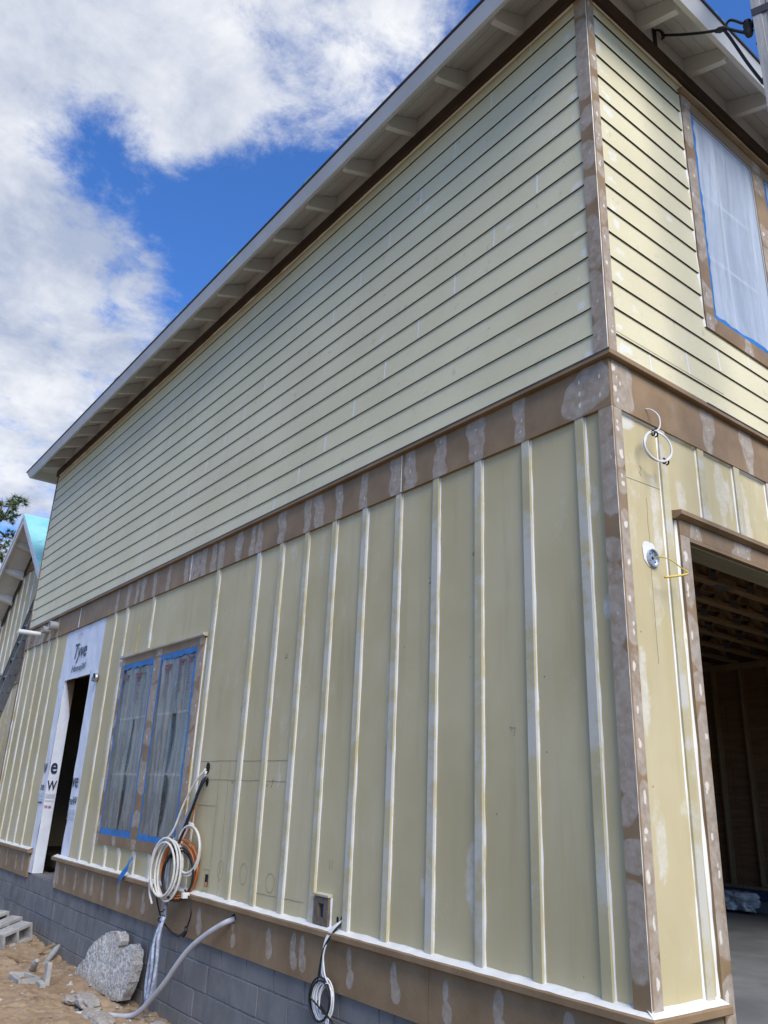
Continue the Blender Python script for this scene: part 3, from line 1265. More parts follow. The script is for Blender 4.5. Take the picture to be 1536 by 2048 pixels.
def skirt(F, a, b, us, extra=()):
    f, s = [], []
    for u in us:
        f += [(u, -.15, .035, .075, .6), (u + .015, -.23, .045, .06, .7)]
        s += [(u, -.12, .006, .014, .5), (u + .01, -.2, .006, .012, .5)]
    board(F, a, b, SB, ST, -.002, .03, 'brown', 'skirt_board', house, list(f) + list(extra), s)


skirt(L, -8.33, -5.40, [-8.2, -7.95, -7.55, -7.2, -7.0, -6.65, -6.2, -5.9, -5.55], [(-8.28, -.19, .06, .16, .8)])
skirt(L, -5.397, -1.44, [-5.1, -4.35, -3.75, -3.2, -2.86, -2.75, -2.2, -1.75])
skirt(L, -1.437, -.004, [-1.3, -.9, -.45])
skirt(L, XE, -9.50, [-11.5, -11.0, -10.6, -10.1, -9.75])
board(Rr, -.0, .552, SB, ST, -.004, .03, 'brown', 'skirt_board', house, [(.1, -.12, .1, .1, .7), (.4, -.2, .1, .1, .6)], [(.5, -.1, .012, .016, .8)])
skc = [(-.025, -.040), (.040, -.040), (.0455, -.035), (.0455, -.006), (.0405, -.001), (-.025, .009)]
miter(L, skc, -8.395, -3.45, 0, 0, 'brown', 'skirt_cap', house)
miter(L, skc, -3.447, 0, 0, 1, 'brown', 'skirt_cap', house)
miter(L, skc, XE, -9.445, 0, 0, 'brown', 'skirt_cap', house)
miter(Rr, skc, 0, .556, -1, 0, 'brown', 'skirt_cap', house)


def captop(F, a, b, m0, m1):
    n = max(3, int((b - a) / .06))
    pts, fs = [], []
    for i in range(n + 1):
        t = i / n
        k = random.uniform(.030, .039)
        h = random.uniform(.010, .016)
        u = a + (b - a) * t
        uu = u + (m1 * k if i == n else (m0 * k if i == 0 else 0))
        pts += [F(u, .0095, -.021), F(u, h + .010, -.0215), F(uu, .0005 - (k - .030) * .14 + .0012, k)]
    for i in range(n):
        p, q = 3 * i, 3 * i + 3
        fs += [(p + 2, q + 2, q + 1, p + 1), (p, p + 1, q + 1, q)]
    obj('cap_caulk', pts, fs, 'pvc_white', house)


captop(L, -8.39, -.0, 0, 1)
captop(L, XE, -9.45, 0, 0)
captop(Rr, 0, .55, -1, 0)

# ================================================================ windows


def film_grid(F, u0, u1, v0, v1, w, mat, parent, fogf, res=.018, amp=.012, seed=1.0):
    nu, nv = int((u1 - u0) / res), int((v1 - v0) / res)
    U, V = np.meshgrid(np.linspace(u0, u1, nu + 1), np.linspace(v0, v1, nv + 1))
    a, b = (U - u0) / (u1 - u0), (V - v0) / (v1 - v0)
    edge = np.clip(np.minimum.reduce([a, 1 - a, b, 1 - b]) * 12, 0, 1)
    fold = np.zeros(U.shape)
    rr = np.random.default_rng(int(seed * 100))
    for k in range(26):
        # creases hanging from the top tape and pulling at the bottom corners
        p = rr.uniform(0, 1)
        sl = rr.uniform(-.22, .22)
        wd = rr.uniform(.010, .035)
        top = rr.uniform(.25, 1.0)
        x = a - (p + sl * (1 - b))
        env = np.clip((b - (1 - top)) / .15, 0, 1) if k % 3 else np.clip((top - b) / .2, 0, 1)
        fold += rr.uniform(.3, 1) * np.exp(-(x / wd) ** 2) * env
    W = w + edge * (amp * (fold - .6) + .012 * np.sin(b * 5 + seed) * np.sin(a * 3.1))
    pts = [F(x, y, z) for x, y, z in zip(U.ravel(), V.ravel(), W.ravel())]
    n = nu + 1
    fs = [(j * n + i, j * n + i + 1, (j + 1) * n + i + 1, (j + 1) * n + i) for j in range(nv) for i in range(nu)]
    o = obj('masking_film', pts, fs, mat, parent, True)
    at = o.data.attributes.new('fog', 'FLOAT', 'POINT')
    at.data.foreach_set('value', np.clip(fogf(a, b), 0, 1.3).astype(np.float32).ravel())
    return o


def window_unit(F, u0, u1, v0, v1, win, fogf, mat, rows, lite_v, muntin_u, tape, seed, tapetop, amp=.012, vinyl='window_vinyl', right=True):
    """one sash in its opening: jamb liner, frame, panes, muntins, masking film and blue tape (all children of the window part)"""
    rv = MB()
    rv.box(*_bx(F, u0, u0 + .012, v0, v1, -.10, -.004)).box(*_bx(F, u1 - .012, u1, v0, v1, -.10, -.004))
    rv.box(*_bx(F, u0 + .012, u1 - .012, v0, v0 + .012, -.10, -.004)).box(*_bx(F, u0 + .012, u1 - .012, v1 - .012, v1, -.10, -.004))
    rv.build('jamb_liner', vinyl, win)
    fr = MB()
    t = .045
    a0, a1, b0, b1 = u0 + .012, u1 - .012, v0 + .012, v1 - .012
    fr.box(*_bx(F, a0, a0 + t, b0, b1, -.10, -.052)).box(*_bx(F, a1 - t, a1, b0, b1, -.10, -.052))
    fr.box(*_bx(F, a0 + t, a1 - t, b0, b0 + t, -.10, -.052)).box(*_bx(F, a0 + t, a1 - t, b1 - t, b1, -.10, -.052))
    fr.build('sash', vinyl, win)
    lv = [b0 + t] + list(lite_v) + [b1 - t]
    lu = [a0 + t, muntin_u, a1 - t]
    for i in range(len(lv) - 1):
        for j in range(2):
            pbox(F, lu[j], lu[j + 1], lv[i], lv[i + 1], -.092, -.086).build('pane', 'glass', win)
    mm = MB()
    pbox(F, muntin_u - .011, muntin_u + .011, b0 + t, b1 - t, -.0855, -.060).build('muntin', vinyl, win)
    for v in lite_v:
        pbox(F, a0 + t, muntin_u - .0115, v - .011, v + .011, -.0855, -.061).build('muntin', 'window_vinyl', win)
        pbox(F, muntin_u + .0115, a1 - t, v - .011, v + .011, -.0855, -.061).build('muntin', 'window_vinyl', win)
    film_grid(F, u0 + .006, u1 - .006, v0 + .006, v1 - .008, -.012, mat, win, fogf, .018, amp, seed)
    # tape: ragged strips lapping the film edge
    tb = MB()

    def strip(p0, p1, inner, jag):
        n = max(3, int(max(abs(p1[0] - p0[0]), abs(p1[1] - p0[1])) / .07))
        vs, fs = [], []
        for i in range(n + 1):
            q = i / n
            x, y = p0[0] + (p1[0] - p0[0]) * q, p0[1] + (p1[1] - p0[1]) * q
            k = random.uniform(1 - jag, 1 + jag)
            vs += [F(x, y, .002), F(x + inner[0] * k, y + inner[1] * k, -.002 if abs(inner[0]) + abs(inner[1]) > .02 else .001)]
        for i in range(n):
            fs.append((2 * i, 2 * i + 2, 2 * i + 3, 2 * i + 1))
        tb.add(vs, fs)
    if right:
        strip((u0 - .002, v1 + .002), (u1 + .002, v1 + .002), (0, -tapetop), .18)
    strip((u0 - .002, v0 - .002), (u1 + .002, v0 - .002), (0, tape * 1.25), .30)
    strip((u0 - .002, v0), (u0 - .002, v1), (tape * (.55 if right else 1.15), 0), .35)
    if right:
        strip((u1 + .002, v0), (u1 + .002, v1), (-tape, 0), .22)
    tb.build('masking_tape', 'blue_tape', win)


def _bx(F, u0, u1, v0, v1, w0, w1):
    p, q = F(u0, v0, w0), F(u1, v1, w1)
    a = [min(p[i], q[i]) for i in range(3)]
    b = [max(p[i], q[i]) for i in range(3)]
    return a[0], b[0], a[1], b[1], a[2], b[2]


def trim_set(F, o0, o1, q0, q1, ops, v0, v1, win, seed):
    """flat trim round a pair of openings: side casings, mullion, head, sill"""
    f, s = stud_fills([o0 + .06, (o0 + o1) / 2, o1 - .06], v1, q1)
    board(F, o0 + .001, o1 - .001, v1, q1, .003, .025, 'brown', 'head_casing', win, f, s)
    f, s = stud_fills([o0 + .05, o0 + .55, (o0 + o1) / 2, o1 - .4], q0, v0)
    board(F, o0 + .001, o1 - .001, q0, v0, .003, .025, 'brown', 'sill_casing', win, f, s)
    for a, b in ((o0, ops[0][0]), (ops[0][1], ops[1][0]), (ops[1][1], o1)):
        f, s = corner_marks(v0, v1, 5, a, b, .8)
        board(F, a, b, v0 + .0015, v1 - .0015, .002, .024, 'brown', 'side_casing', win, f, s, .012)


# long-wall twin window beside the door
win = bpy.data.objects.new('window', None)
COL.objects.link(win)
win.parent = house
win.location = (-5.95, 0, .3)
OPS = ((-6.985, -6.075), (-5.885, -4.985))
trim_set(L, -7.065, -4.855, .238, 2.252, OPS, .335, 2.175, win, 1)
miter(L, [(-.02, 2.253), (.012, 2.253), (.030, 2.262), (.032, 2.285), (-.02, 2.293)], -7.10, -4.835, 0, 0, 'batten', 'head_cap', win)
bead(L, -4.855, .26, 2.24, -.021, .012, 'caulk_bead', win, 1)
LV = [.965, 1.56]


def fog_left(a, b):
    """film clings to the muntin and bellies out to its right, leaving clear dark gaps"""
    cell = np.where(b > .665, (b - .665) / .335, np.where(b > .34, (b - .34) / .325, b / .34))
    low = np.where(b > .665, .25, 1.0)
    w = .03 + .17 * np.sqrt(np.clip(cell * (1.02 - cell) * 2.2, 0, 1)) * (.35 + .65 * cell)
    gap = np.clip((a - .50) / .015, 0, 1) * np.clip((.50 + w - a) / .03, 0, 1)
    jamb = np.clip((.05 + .07 * (1 - b) - a) / .03, 0, 1)
    fog = np.where(a < .5, 1.0, .86) - gap * low * .95 - jamb * .9
    belly = np.clip(1.05 - np.sqrt(((a - .26) / .22) ** 2 + ((cell - .40) / .40) ** 2), 0, 1)
    fog = fog - .22 * np.clip(belly * 4, 0, 1) * low
    fog = fog + np.where((cell > .97) & (b < .7), .35, 0)
    return np.clip(fog, .04, 1.3)


for (a, b), sd_ in zip(OPS, (1.0, 2.0)):
    window_unit(L, a, b, .335, 2.175, win, fog_left, 'clear_masking_film', 3, LV, (a + b) / 2 - .02, .046, sd_, .062, .020, 'window_dark')
    # printed warning blocks on the film
    pb = MB()
    for cx_, cz_, sc_ in ((a + .22, 2.00, 1.0), (a + .55, 2.02, .85), (b - .14, 2.03, .6)) if sd_ > 1.5 else ((a + .10, 2.0, .8), (a + .50, 1.99, 1.0)):
        pb.box(cx_ - .08 * sc_, cx_ + .08 * sc_, -.001, .0, cz_ + .03, cz_ + .055)
        pb.box(cx_ - .07 * sc_, cx_ + .05 * sc_, -.001, .0, cz_ - .005, cz_ + .022)
        for q in range(11):
            wq = random.uniform(.03, .07) * sc_
            zq = cz_ - .03 - q * .024
            pb.box(cx_ - .06 * sc_, cx_ - .06 * sc_ + wq * 1.7, -.001, .0, zq, zq + .006)
    pb.build('film_print', 'film_print_red', win)

# front upper twin window
fwin = bpy.data.objects.new('window', None)
COL.objects.link(fwin)
fwin.parent = house
fwin.location = (0, 2.2, 3.9)
OPF = ((1.232, 2.118), (2.302, 3.188))
trim_set(Rr, WO0, WO1, 3.878, 5.935, OPF, 3.998, 5.83, fwin, 2)
miter(Rr, [(-.02, 5.936), (.012, 5.936), (.030, 5.945), (.032, 5.966), (-.02, 5.974)], WO0 - .012, WO1 + .012, 0, 0, 'brown', 'head_cap', fwin)
bead(Rr, WO0, 3.88, 5.93, -.018, .016, 'caulk_bead', fwin, -1)


def fog_right(a, b):
    return 1.0 - .12 * np.exp(-((a - .5) / .1) ** 2)


for (a, b), sd_ in zip(OPF, (3.0, 4.0)):
    window_unit(Rr, a, b, 3.998, 5.83, fwin, fog_right, 'milky_masking_film', 3, [4.618, 5.208], (a + b) / 2 - .03, .030, sd_, .016, .009, 'window_vinyl', False)

# ================================================================ door opening with house wrap


def sheet(name, F, u0, u1, v0, v1, w, parent, mat='wrap', amp=.006, seed=0., cut=None):
    nu, nv = max(2, int((u1 - u0) / .03)), max(2, int((v1 - v0) / .05))
    U, V = np.meshgrid(np.linspace(u0, u1, nu + 1), np.linspace(v0, v1, nv + 1))
    W = w + amp * snoise(U * 1.2, V * .7, 1.0, seed)
    n = nu + 1
    pts = [F(x, y, z) for x, y, z in zip(U.ravel(), V.ravel(), W.ravel())]
    fs = []
    for j in range(nv):
        for i in range(nu):
            if cut and cut((U[j, i] + U[j + 1, i + 1]) / 2, (V[j, i] + V[j + 1, i + 1]) / 2):
                continue
            fs.append((j * n + i, j * n + i + 1, (j + 1) * n + i + 1, (j + 1) * n + i))
    return obj(name, pts, fs, mat, parent, True)


wrap = sheet('house_wrap', L, -9.595, -7.955, 2.24, 2.905, -.026, house, seed=1.)
sheet('wrap_strip', L, -9.62, -9.348, -.275, 2.24, -.024, wrap, seed=2.)
sheet('wrap_strip', L, -8.272, -7.955, .005, 2.24, -.026, wrap, seed=3.)
JX = -9.340


def J(u, v, w):            # reveal of the opening, faces +X; u goes into the wall
    return (JX + w, u, v)


wr_v, wr_f = [], []
for j in range(41):
    for i in range(7):
        q = i / 6
        top = 2.235 - .50 * q ** 1.3
        v = -.278 + (top + .278) * j / 40
        wr_v.append(J(.024 + .141 * q, v, .004 * math.sin(v * 5 + q * 2) * math.sin(v * 1.7)))
for j in range(40):
    for i in range(6):
        a = j * 7 + i
        wr_f.append((a, a + 1, a + 8, a + 7))
obj('wrap_return', wr_v, wr_f, 'wrap', wrap, True)
pbox(L, -9.352, -9.346, -.28, 2.24, -.165, -.03).build('door_jamb', 'lumber_upright', house)
pbox(L, -8.270, -8.262, -.28, 2.24, -.165, -.03).build('door_jamb', 'lumber_upright', house)
pbox(L, -9.35, -8.27, 2.236, 2.246, -.165, -.03).build('door_head', 'lumber_upright', house)
sheet('wrap_fold', L, -9.35, -8.268, 2.195, 2.243, -.020, wrap, amp=.006, seed=5.)
# frayed sheathing at the foot
pbox(L, -8.262, -7.96, -.04, .22, -.034, -.0285).build('sheathing_edge', 'cmu_loose', house)

# lettering printed on the wrap


def lettering(txt, size, pos, frame, mat, shear=0.0, weight=.0, squeeze=1.0, name='lettering'):
    cu = bpy.data.curves.new('lettering', 'FONT')
    cu.body = txt
    cu.size = size
    cu.shear = shear
    cu.offset = weight
    cu.extrude = .0006
    cu.resolution_u = 4
    to = bpy.data.objects.new('lettering_curve', cu)
    COL.objects.link(to)
    dg = bpy.context.evaluated_depsgraph_get()
    me = bpy.data.meshes.new_from_object(to.evaluated_get(dg))
    vs = [(pos[0], pos[1], pos[2])] * 0
    for v in me.vertices:
        vs.append(frame(pos[0] + v.co.x * squeeze, pos[1] + v.co.y, pos[2] + v.co.z))
    fs = [tuple(p.vertices) for p in me.polygons]
    bpy.data.objects.remove(to)
    bpy.data.curves.remove(cu)
    bpy.data.meshes.remove(me)
    return obj(name, vs, fs, mat, wrap)


WL = -.0150
lettering('Tyve', .30, (-9.12, 2.47, WL), L, 'wrap_print_dark', .22, .0025, .93)
lettering('HomeW', .13, (-9.10, 2.288, WL), L, 'wrap_print_dark', .15, .0008, 1.25)
lettering('v', .27, (-9.575, .965, -.0135), L, 'wrap_print_dark', 0, .003, 1.1)
lettering('e', .28, (.030, .965, .009), J, 'wrap_print_dark', 0, .005, .72)
lettering('ne', .15, (-9.575, .742, -.0135), L, 'wrap_print_dark', 0, .0015, 1.1)
lettering('W', .165, (.028, .752, .009), J, 'wrap_print_dark', 0, .003, .68)
lettering('ve', .24, (-8.262, .80, WL), L, 'wrap_print_dark', 0, .002, 1.05)
lettering('neW', .135, (-8.262, .60, WL), L, 'wrap_print_dark', 0, .001, 1.05)
lettering('vek.com/ho', .036, (-9.57, .575, -.0135), L, 'wrap_print_dark', 0, .001, 1.0)
lettering('THE USA', .040, (.028, .525, .009), J, 'wrap_print_red', 0, .001, .62)
pb = MB()
for i, z in enumerate((.70, .68, .66, .62, .60)):
    pb.box(-9.60, -9.37, .0115, .0125, z, z + .007)
    pb.box(-8.25, -7.98, .0125, .0135, z - .17, z - .163)
for z in (.69, .67, .65, .61):
    pb.box(JX + .009, JX + .0095, .03, .15, z, z + .006)
pb.build('small_print', 'wrap_print_grey', wrap)
pb = MB()
for i in range(24):
    a = random.uniform(-9.12, -8.92)
    z = random.uniform(2.74, 2.87)
    pb.box(a, a + random.uniform(.01, .05), .0125, .0135, z, z + .004)
pb.build('red_print', 'wrap_print_red', wrap)

# inside the doorway: stacked framing offcuts on the sub-floor
for i, (a, b, y_, z0, z1) in enumerate(((-9.2, -8.3, .42, -.105, -.03), (-9.1, -8.28, .55, -.105, .02), (-9.2, -8.3, .75, -.105, .10))):
    st = pbox(L, a, b, z0, z1, -y_ - .12, -y_, .004).build('threshold_step', 'cmu_loose', house)
pbox(L, -8.55, -8.50, -.075, -.035, -.4195, -.418).build('tape_scrap', 'blue_tape', house)
pbox(L, -8.70, -8.66, -.09, .0, -.5495, -.548).build('tape_scrap', 'blue_tape', house)

# ================================================================ garage door opening and interior
gt = bpy.data.objects.new('garage_opening', None)
COL.objects.link(gt)
gt.parent = house
gt.location = (0, 3, -.3)
f, s = corner_marks(-.3, 2.3, 11, .553, .645, 1.1)
board(Rr, .553, .645, -.335, 2.2835, .003, .026, 'brown', 'side_casing', gt, f, s, .01)
board(Rr, GAR[1], GAR[1] + .09, -.335, 2.2835, .003, .026, 'brown', 'side_casing', gt)
f, s = stud_fills([.72, 1.18, 1.27, 1.9, 2.6], 2.285, 2.374)
board(Rr, .553, GAR[1] + .09, 2.285, 2.374, .003, .026, 'brown', 'head_casing', gt, f, s, .011)
miter(Rr, [(-.02, 2.375), (.012, 2.375), (.030, 2.384), (.044, 2.390), (.044, 2.415), (-.02, 2.424)], .520, GAR[1] + .12, 0, 0, 'brown', 'head_cap', gt)
bead(Rr, .553, .02, 2.37, -.0215, .012, 'caulk_bead', gt, -1)
pbox(Rr, .635, .6445, -.335, 2.284, -.16, -.024).build('jamb', 'treated_plank', gt)
pbox(Rr, .6455, GAR[1], 2.262, 2.2845, -.03, .0025).build('head_jamb', 'brown', gt)
pbox(Rr, .6455, GAR[1], 2.252, 2.2840, -.185, -.031).build('header_plank', 'treated_plank', gt)
pbox(Rr, .2, 5.8, 2.286, 2.70, -.185, -.152).build('header_beam', 'lumber_along_y', gt)

# studs and plywood on the far side wall
YW = 7.32
for i in range(6):
    a = -4.4 + .75 * i
    pbox(L, a + .002, a + .748, -.09, 1.32, -YW, -YW + .012).build('plywood_sheet', 'plywood', house)
    pbox(L, a + .002, a + .748, 1.324, 2.72, -YW, -YW + .012).build('plywood_sheet', 'plywood', house)
for i in range(11):
    x = -.10 - .4064 * i
    pbox(L, x - .019, x + .019, -.05, 2.68, -YW + .013, -YW + .105, .003).build('wall_stud', 'lumber_upright', house)
pbox(L, -4.4, -.16, -.09, -.052, -YW + .013, -YW + .10).build('sole_plate', 'lumber_upright', house)
pbox(L, -4.4, -.16, -.21, -.092, -YW + .0, -YW + .11).build('damp_strip', 'vapour_sheet', house)
pbox(L, -4.4, -.16, 2.682, 2.76, -YW + .013, -YW + .10).build('top_plate', 'lumber_upright', house)
pbox(L, -4.4, -.16, -.333, -.212, -YW + .0, -YW + .20).build('stem_curb', 'slab', house)
# floor trusses above
for i in range(10):
    x = -.56 - .4064 * i
    t = pbox(Rr, .2, 7.3, 2.765, 2.803, x - .045, x + .045, .003).build('floor_truss', 'lumber_along_y', house)
    pbox(Rr, .2, 7.3, 3.06, 3.098, x - .045, x + .045).build('truss_chord', 'lumber_along_y', t)
    y = .35 + (i % 3) * .12
    while y < 6.9 and i < 8:
        MB().beam((x, y, 2.805), (x, y + .30, 3.058), .038, .07, (1, 0, 0)).build('truss_web', 'lumber_along_y', t)
        MB().beam((x, y + .62, 2.805), (x, y + .32, 3.058), .038, .07, (1, 0, 0)).build('truss_web', 'lumber_along_y', t)
        pbox(Rr, y + .56, y + .70, 2.775, 2.86, x + .0455, x + .047).build('nail_plate', 'truss_plate', t)
        y += .66
    if i in (1, 2, 5):
        pbox(Rr, 3.0 + .4 * i * .4, 3.26 + .16 * i, 2.762, 2.7645, x - .04, x + .04).build('nail_plate', 'truss_plate', t)

# ================================================================ fittings on the house
# vent pipes through the belt board
def stub(name, x, z, r, ln, mat, tilt=0):
    m = MB()
    n = 14
    pts, fs = [], []
    rings = ((r, .0), (r, -ln), (r * .82, -ln), (r * .82, -ln + .07))
    for (rr_, y) in rings:
        for k in range(n):
            a = 2 * math.pi * k / n
            pts.append((x + rr_ * math.cos(a) + tilt * y, y, z + rr_ * math.sin(a)))
    for i in range(3):
        for k in range(n):
            l = (k + 1) % n
            fs.append((i * n + k, i * n + l, (i + 1) * n + l, (i + 1) * n + k))
    fs.append(tuple(range(3 * n, 4 * n)))
    o = obj(name, pts, fs, mat, house, True)
    return o


stub('vent_pipe', -11.03, 3.075, .036, .34, 'pvc_white', 0)
stub('vent_stub', -10.56, 3.075, .055, .10, 'pvc_grey')
stub('vent_stub', -10.10, 3.07, .068, .13, 'pvc_grey')
stub('drilled_hole', -11.46, 2.985, .022, .003, 'black_hole')


def disc(name, F, u, v, w, ru, rv_, mat, parent, n=12, rag=.12):
    pts = [F(u, v, w)]
    for k in range(n):
        a = 2 * math.pi * k / n
        q = random.uniform(1 - rag, 1 + rag)
        pts.append(F(u + ru * q * math.cos(a), v + rv_ * q * math.sin(a), w))
    return obj(name, pts, [(0, 1 + k, 1 + (k + 1) % n) for k in range(n)], mat, parent)


disc('cable_hole', L, -4.515, 1.02, WP + .002, .040, .050, 'black_hole', house)
disc('cable_hole', L, -4.50, .90, WP + .002, .030, .040, 'black_hole', house)
disc('hose_hole', L, -3.75, -.098, .0, .036, .036, 'black_hole', house)
disc('wire_hole', L, -2.315, .075, WP + .002, .024, .030, 'black_hole', house)
disc('wire_hole', L, -2.375, .07, WP + .002, .013, .020, 'black_hole', house)
pbox(L, -4.345, -4.285, .070, .165, WP + .001, WP + .002).build('cut_slot', 'black_hole', house)
pbox(L, -4.335, -4.30, .072, .105, WP + .002, WP + .006, .001).build('conduit_end', 'copper_orange', house)
# junction box beside the door
jb = stub('outlet_box', -7.935, 2.115, .055, .030, 'galvanised')
MB().tube([(-7.935 + .03 * math.cos(t) * (1 + .2 * math.sin(3 * t)), -.035 - .012 * math.sin(2 * t), 2.115 + .045 * math.sin(t)) for t in np.linspace(0, 9, 30)], .006, 5).build('wire_loop', 'black_rubber', jb)

# mounting block for an outlet: small brown surround with a recess
vb = MB()
u0, u1, v0, v1 = -2.622, -2.455, .018, .190
vb.box(*_bx(L, u0, u0 + .052, v0, v1, WP, .006)).box(*_bx(L, u1 - .052, u1, v0, v1, WP, .006))
vb.box(*_bx(L, u0 + .052, u1 - .052, v0, v0 + .045, WP, .006)).box(*_bx(L, u0 + .052, u1 - .052, v1 - .042, v1, WP, .006))
mbk = vb.build('outlet_mount', 'mount_brown', house)
pbox(L, u0 + .052, u1 - .052, v0 + .045, v1 - .042, WP + .001, WP + .003).build('outlet_back', 'vapour_sheet', mbk)
miter(L, [(WP, v1 + .001), (.014, v1 + .001), (.016, v1 + .014), (WP, v1 + .020)], u0 - .006, u1 + .006, 0, 0, 'batten', 'mount_cap', mbk)
bead(L, u1, v0, v1, WP, .010, 'caulk_bead', mbk, 1)

# round light box with yellow cable on the front wall
n = 9
rag = [(.215, 2.147), (.232, 2.175), (.265, 2.182), (.318, 2.178), (.35, 2.128), (.342, 2.085), (.301, 2.040), (.262, 2.042), (.225, 2.075)]
lb = obj('light_box', [Rr(a, b, WP + .003) for a, b in rag], [tuple(range(9))], 'pvc_white', house)
pts, fs = [], []
n = 18
cu_, cv_ = .298, 2.094
for (r, w) in ((.050, WP + .004), (.050, WP + .016), (.044, WP + .016), (.042, WP + .006)):
    for k in range(n):
        a = 2 * math.pi * k / n
        pts.append(Rr(cu_ + r * math.cos(a), cv_ + r * math.sin(a), w))
for i in range(3):
    for k in range(n):
        l = (k + 1) % n
        fs.append((i * n + k, i * n + l, (i + 1) * n + l, (i + 1) * n + k))
fs.append(tuple(range(3 * n, 4 * n)))
obj('metal_box', pts, fs, 'galvanised', lb)
for (a, b) in ((0, 0), (.022, .018), (-.02, .02), (.02, -.02), (-.02, -.018), (.0, .028)):
    disc('knockout', Rr, cu_ + a, cv_ + b, WP + .0072, .010 if a == 0 and b == 0 else .0045, .010 if a == 0 and b == 0 else .0045, 'black_hole', lb, 9, .05)

# pencil layout marks on the panels, each a thin line
pm = MB()


def pl(pts, r=.0016):
    pm.tube([L(a, b, WP + .0012) for a, b in pts], r, 4, caps=False)


def wob(a, b, n=12, j=.003):
    return [(a[0] + (b[0] - a[0]) * i / n + random.uniform(-j, j) * .5, a[1] + (b[1] - a[1]) * i / n + random.uniform(-j, j)) for i in range(n + 1)]


for a, b in (((-4.67, 1.08), (-3.14, 1.07)), ((-4.545, .92), (-3.52, .92)), ((-3.45, .918), (-3.155, .914)), ((-4.64, .706), (-4.263, .707)), ((-4.27, 1.06), (-4.27, .05)), ((-4.10, 1.07), (-4.10, .03)),
             ((-4.40, .198), (-4.29, .202)), ((-3.50, .112), (-3.173, .116)), ((-4.36, .198), (-4.36, .01)), ((-4.29, .20), (-4.29, .01)), ((-4.40, .04), (-4.28, .04)), ((-3.12, .118), (-2.80, .122)), ((-2.50, .42), (-2.50, .36)), ((-2.47, .42), (-2.47, .36))):
    pl(wob(a, b))
for (a, b, ru, rv_) in ((-4.085, .215, .046, .072), (-3.69, .225, .055, .075), (-3.272, .20, .060, .066)):
    pl([(a + ru * math.cos(t) * (1 + .06 * math.sin(3 * t)), b + rv_ * math.sin(t)) for t in np.linspace(0, 6.5, 26)])
pl(wob((-4.085, .25), (-4.085, .18), 4))
for (x, z) in ((-3.42, .89), (-3.36, .90), (-4.45, 1.03), (-4.02, .91), (-1.1, 2.3), (-1.5, 2.2), (-3.9, 2.2), (-3.3, 1.9), (-2.7, 1.6), (-.8, 1.2), (-4.0, 1.5)):
    pl([(x + random.uniform(-.03, .03), z + random.uniform(-.03, .03)) for _ in range(5)], .0012)
pm.build('pencil_marks', 'pencil', house)['kind'] = 'stuff'
pm2 = MB()
for pts_ in ([(.09 + .34 * t, 2.515 + .012 * t) for t in np.linspace(0, 1, 6)], [(.29 + .003 * math.sin(9 * t), 2.44 - .26 * t) for t in np.linspace(0, 1, 8)], [(.285, 2.03 - .5 * t) for t in np.linspace(0, 1, 6)], [(.25, 2.62), (.265, 2.60), (.245, 2.58), (.26, 2.56)]):
    pm2.tube([Rr(a, b, WP + .001) for a, b in pts_], .0012, 4, caps=False)
pm2.tube([Rr(.09 + 1.15 * t, 3.405 + .225 * 0 + .012 + .17 * t * 0, -.0045) for t in np.linspace(0, 1, 5)], .0012, 4, caps=False)
pm2.build('pencil_marks', 'pencil', house)['kind'] = 'stuff'

# ================================================================ cables and hoses hanging on the long wall


def spline(ctrl, n=60):
    P = [Vector(c) for c in ctrl]
    P = [P[0] * 2 - P[1]] + P + [P[-1] * 2 - P[-2]]
    out = []
    m = len(P) - 3
    for i in range(n + 1):
        t = i / n * m
        k = min(int(t), m - 1)
        t -= k
        a, b, c, d = P[k:k + 4]
        out.append(.5 * ((2 * b) + (c - a) * t + (2 * a - 5 * b + 4 * c - d) * t * t + (3 * b - a - 3 * c + d) * t ** 3))
    return out


def coil(c, r, turns, ax, jitter, n=24, rz=None, start=0.0, drift=(0, 0, 0), seed=0):
    rr_ = random.Random(seed)
    ax = Vector(ax).normalized()
    up = Vector((0, 0, 1))
    nrm_ = ax.cross(up)
    out = []
    ph = [(rr_.uniform(-1, 1), rr_.uniform(-1, 1), rr_.uniform(-1, 1)) for _ in range(int(turns) + 3)]
    for i in range(int(turns * n) + 1):
        q = i / n
        t = start + 2 * math.pi * q
        k = int(q)
        fr = q - k
        o = [ph[k][j] * (1 - fr) + ph[k + 1][j] * fr for j in range(3)]
        R1 = r * (1 + .10 * o[0])
        R2 = (rz or r) * (1 + .08 * o[1])
        p = Vector(c) + ax * (R1 * math.cos(t) + jitter * o[1]) + up * (R2 * math.sin(t) + jitter * o[0] * .6) + nrm_ * (jitter * .8 * o[2]) + Vector(drift) * q
        out.append(p)
    return out


AX = (.96, .27, 0)
# white tube: comes from the hole, ends in a coil in front of the others
t1 = spline([(-4.515, .0, 1.01), (-4.60, -.05, .89), (-4.72, -.08, .70), (-4.79, -.11, .50), (-4.86, -.14, .40)], 24)
c1 = coil((-4.80, -.13, .175), .165, 5.4, AX, .05, 26, .225, math.pi / 2, (-.004, -.004, 0), 3)
tail = spline([c1[-1], (-4.99, -.19, .08), (-4.97, -.19, -.03), (-4.91, -.18, -.12)], 14)
wtube = MB().tube(t1 + c1[2:] + tail[1:], .0098, 7).build('tube_coil', 'white_tube', None, True)
tag(wtube, 'coil of off-white plastic tube hanging from the wall hole beside the taped window', 'tube coil')
MB().tube([c1[0] + Vector((.012 * math.cos(t), .012 * math.sin(t) - .006, .004 * t)) for t in np.linspace(0, 9, 24)], .004, 5).build('cable_tie', 'black_rubber', wtube)
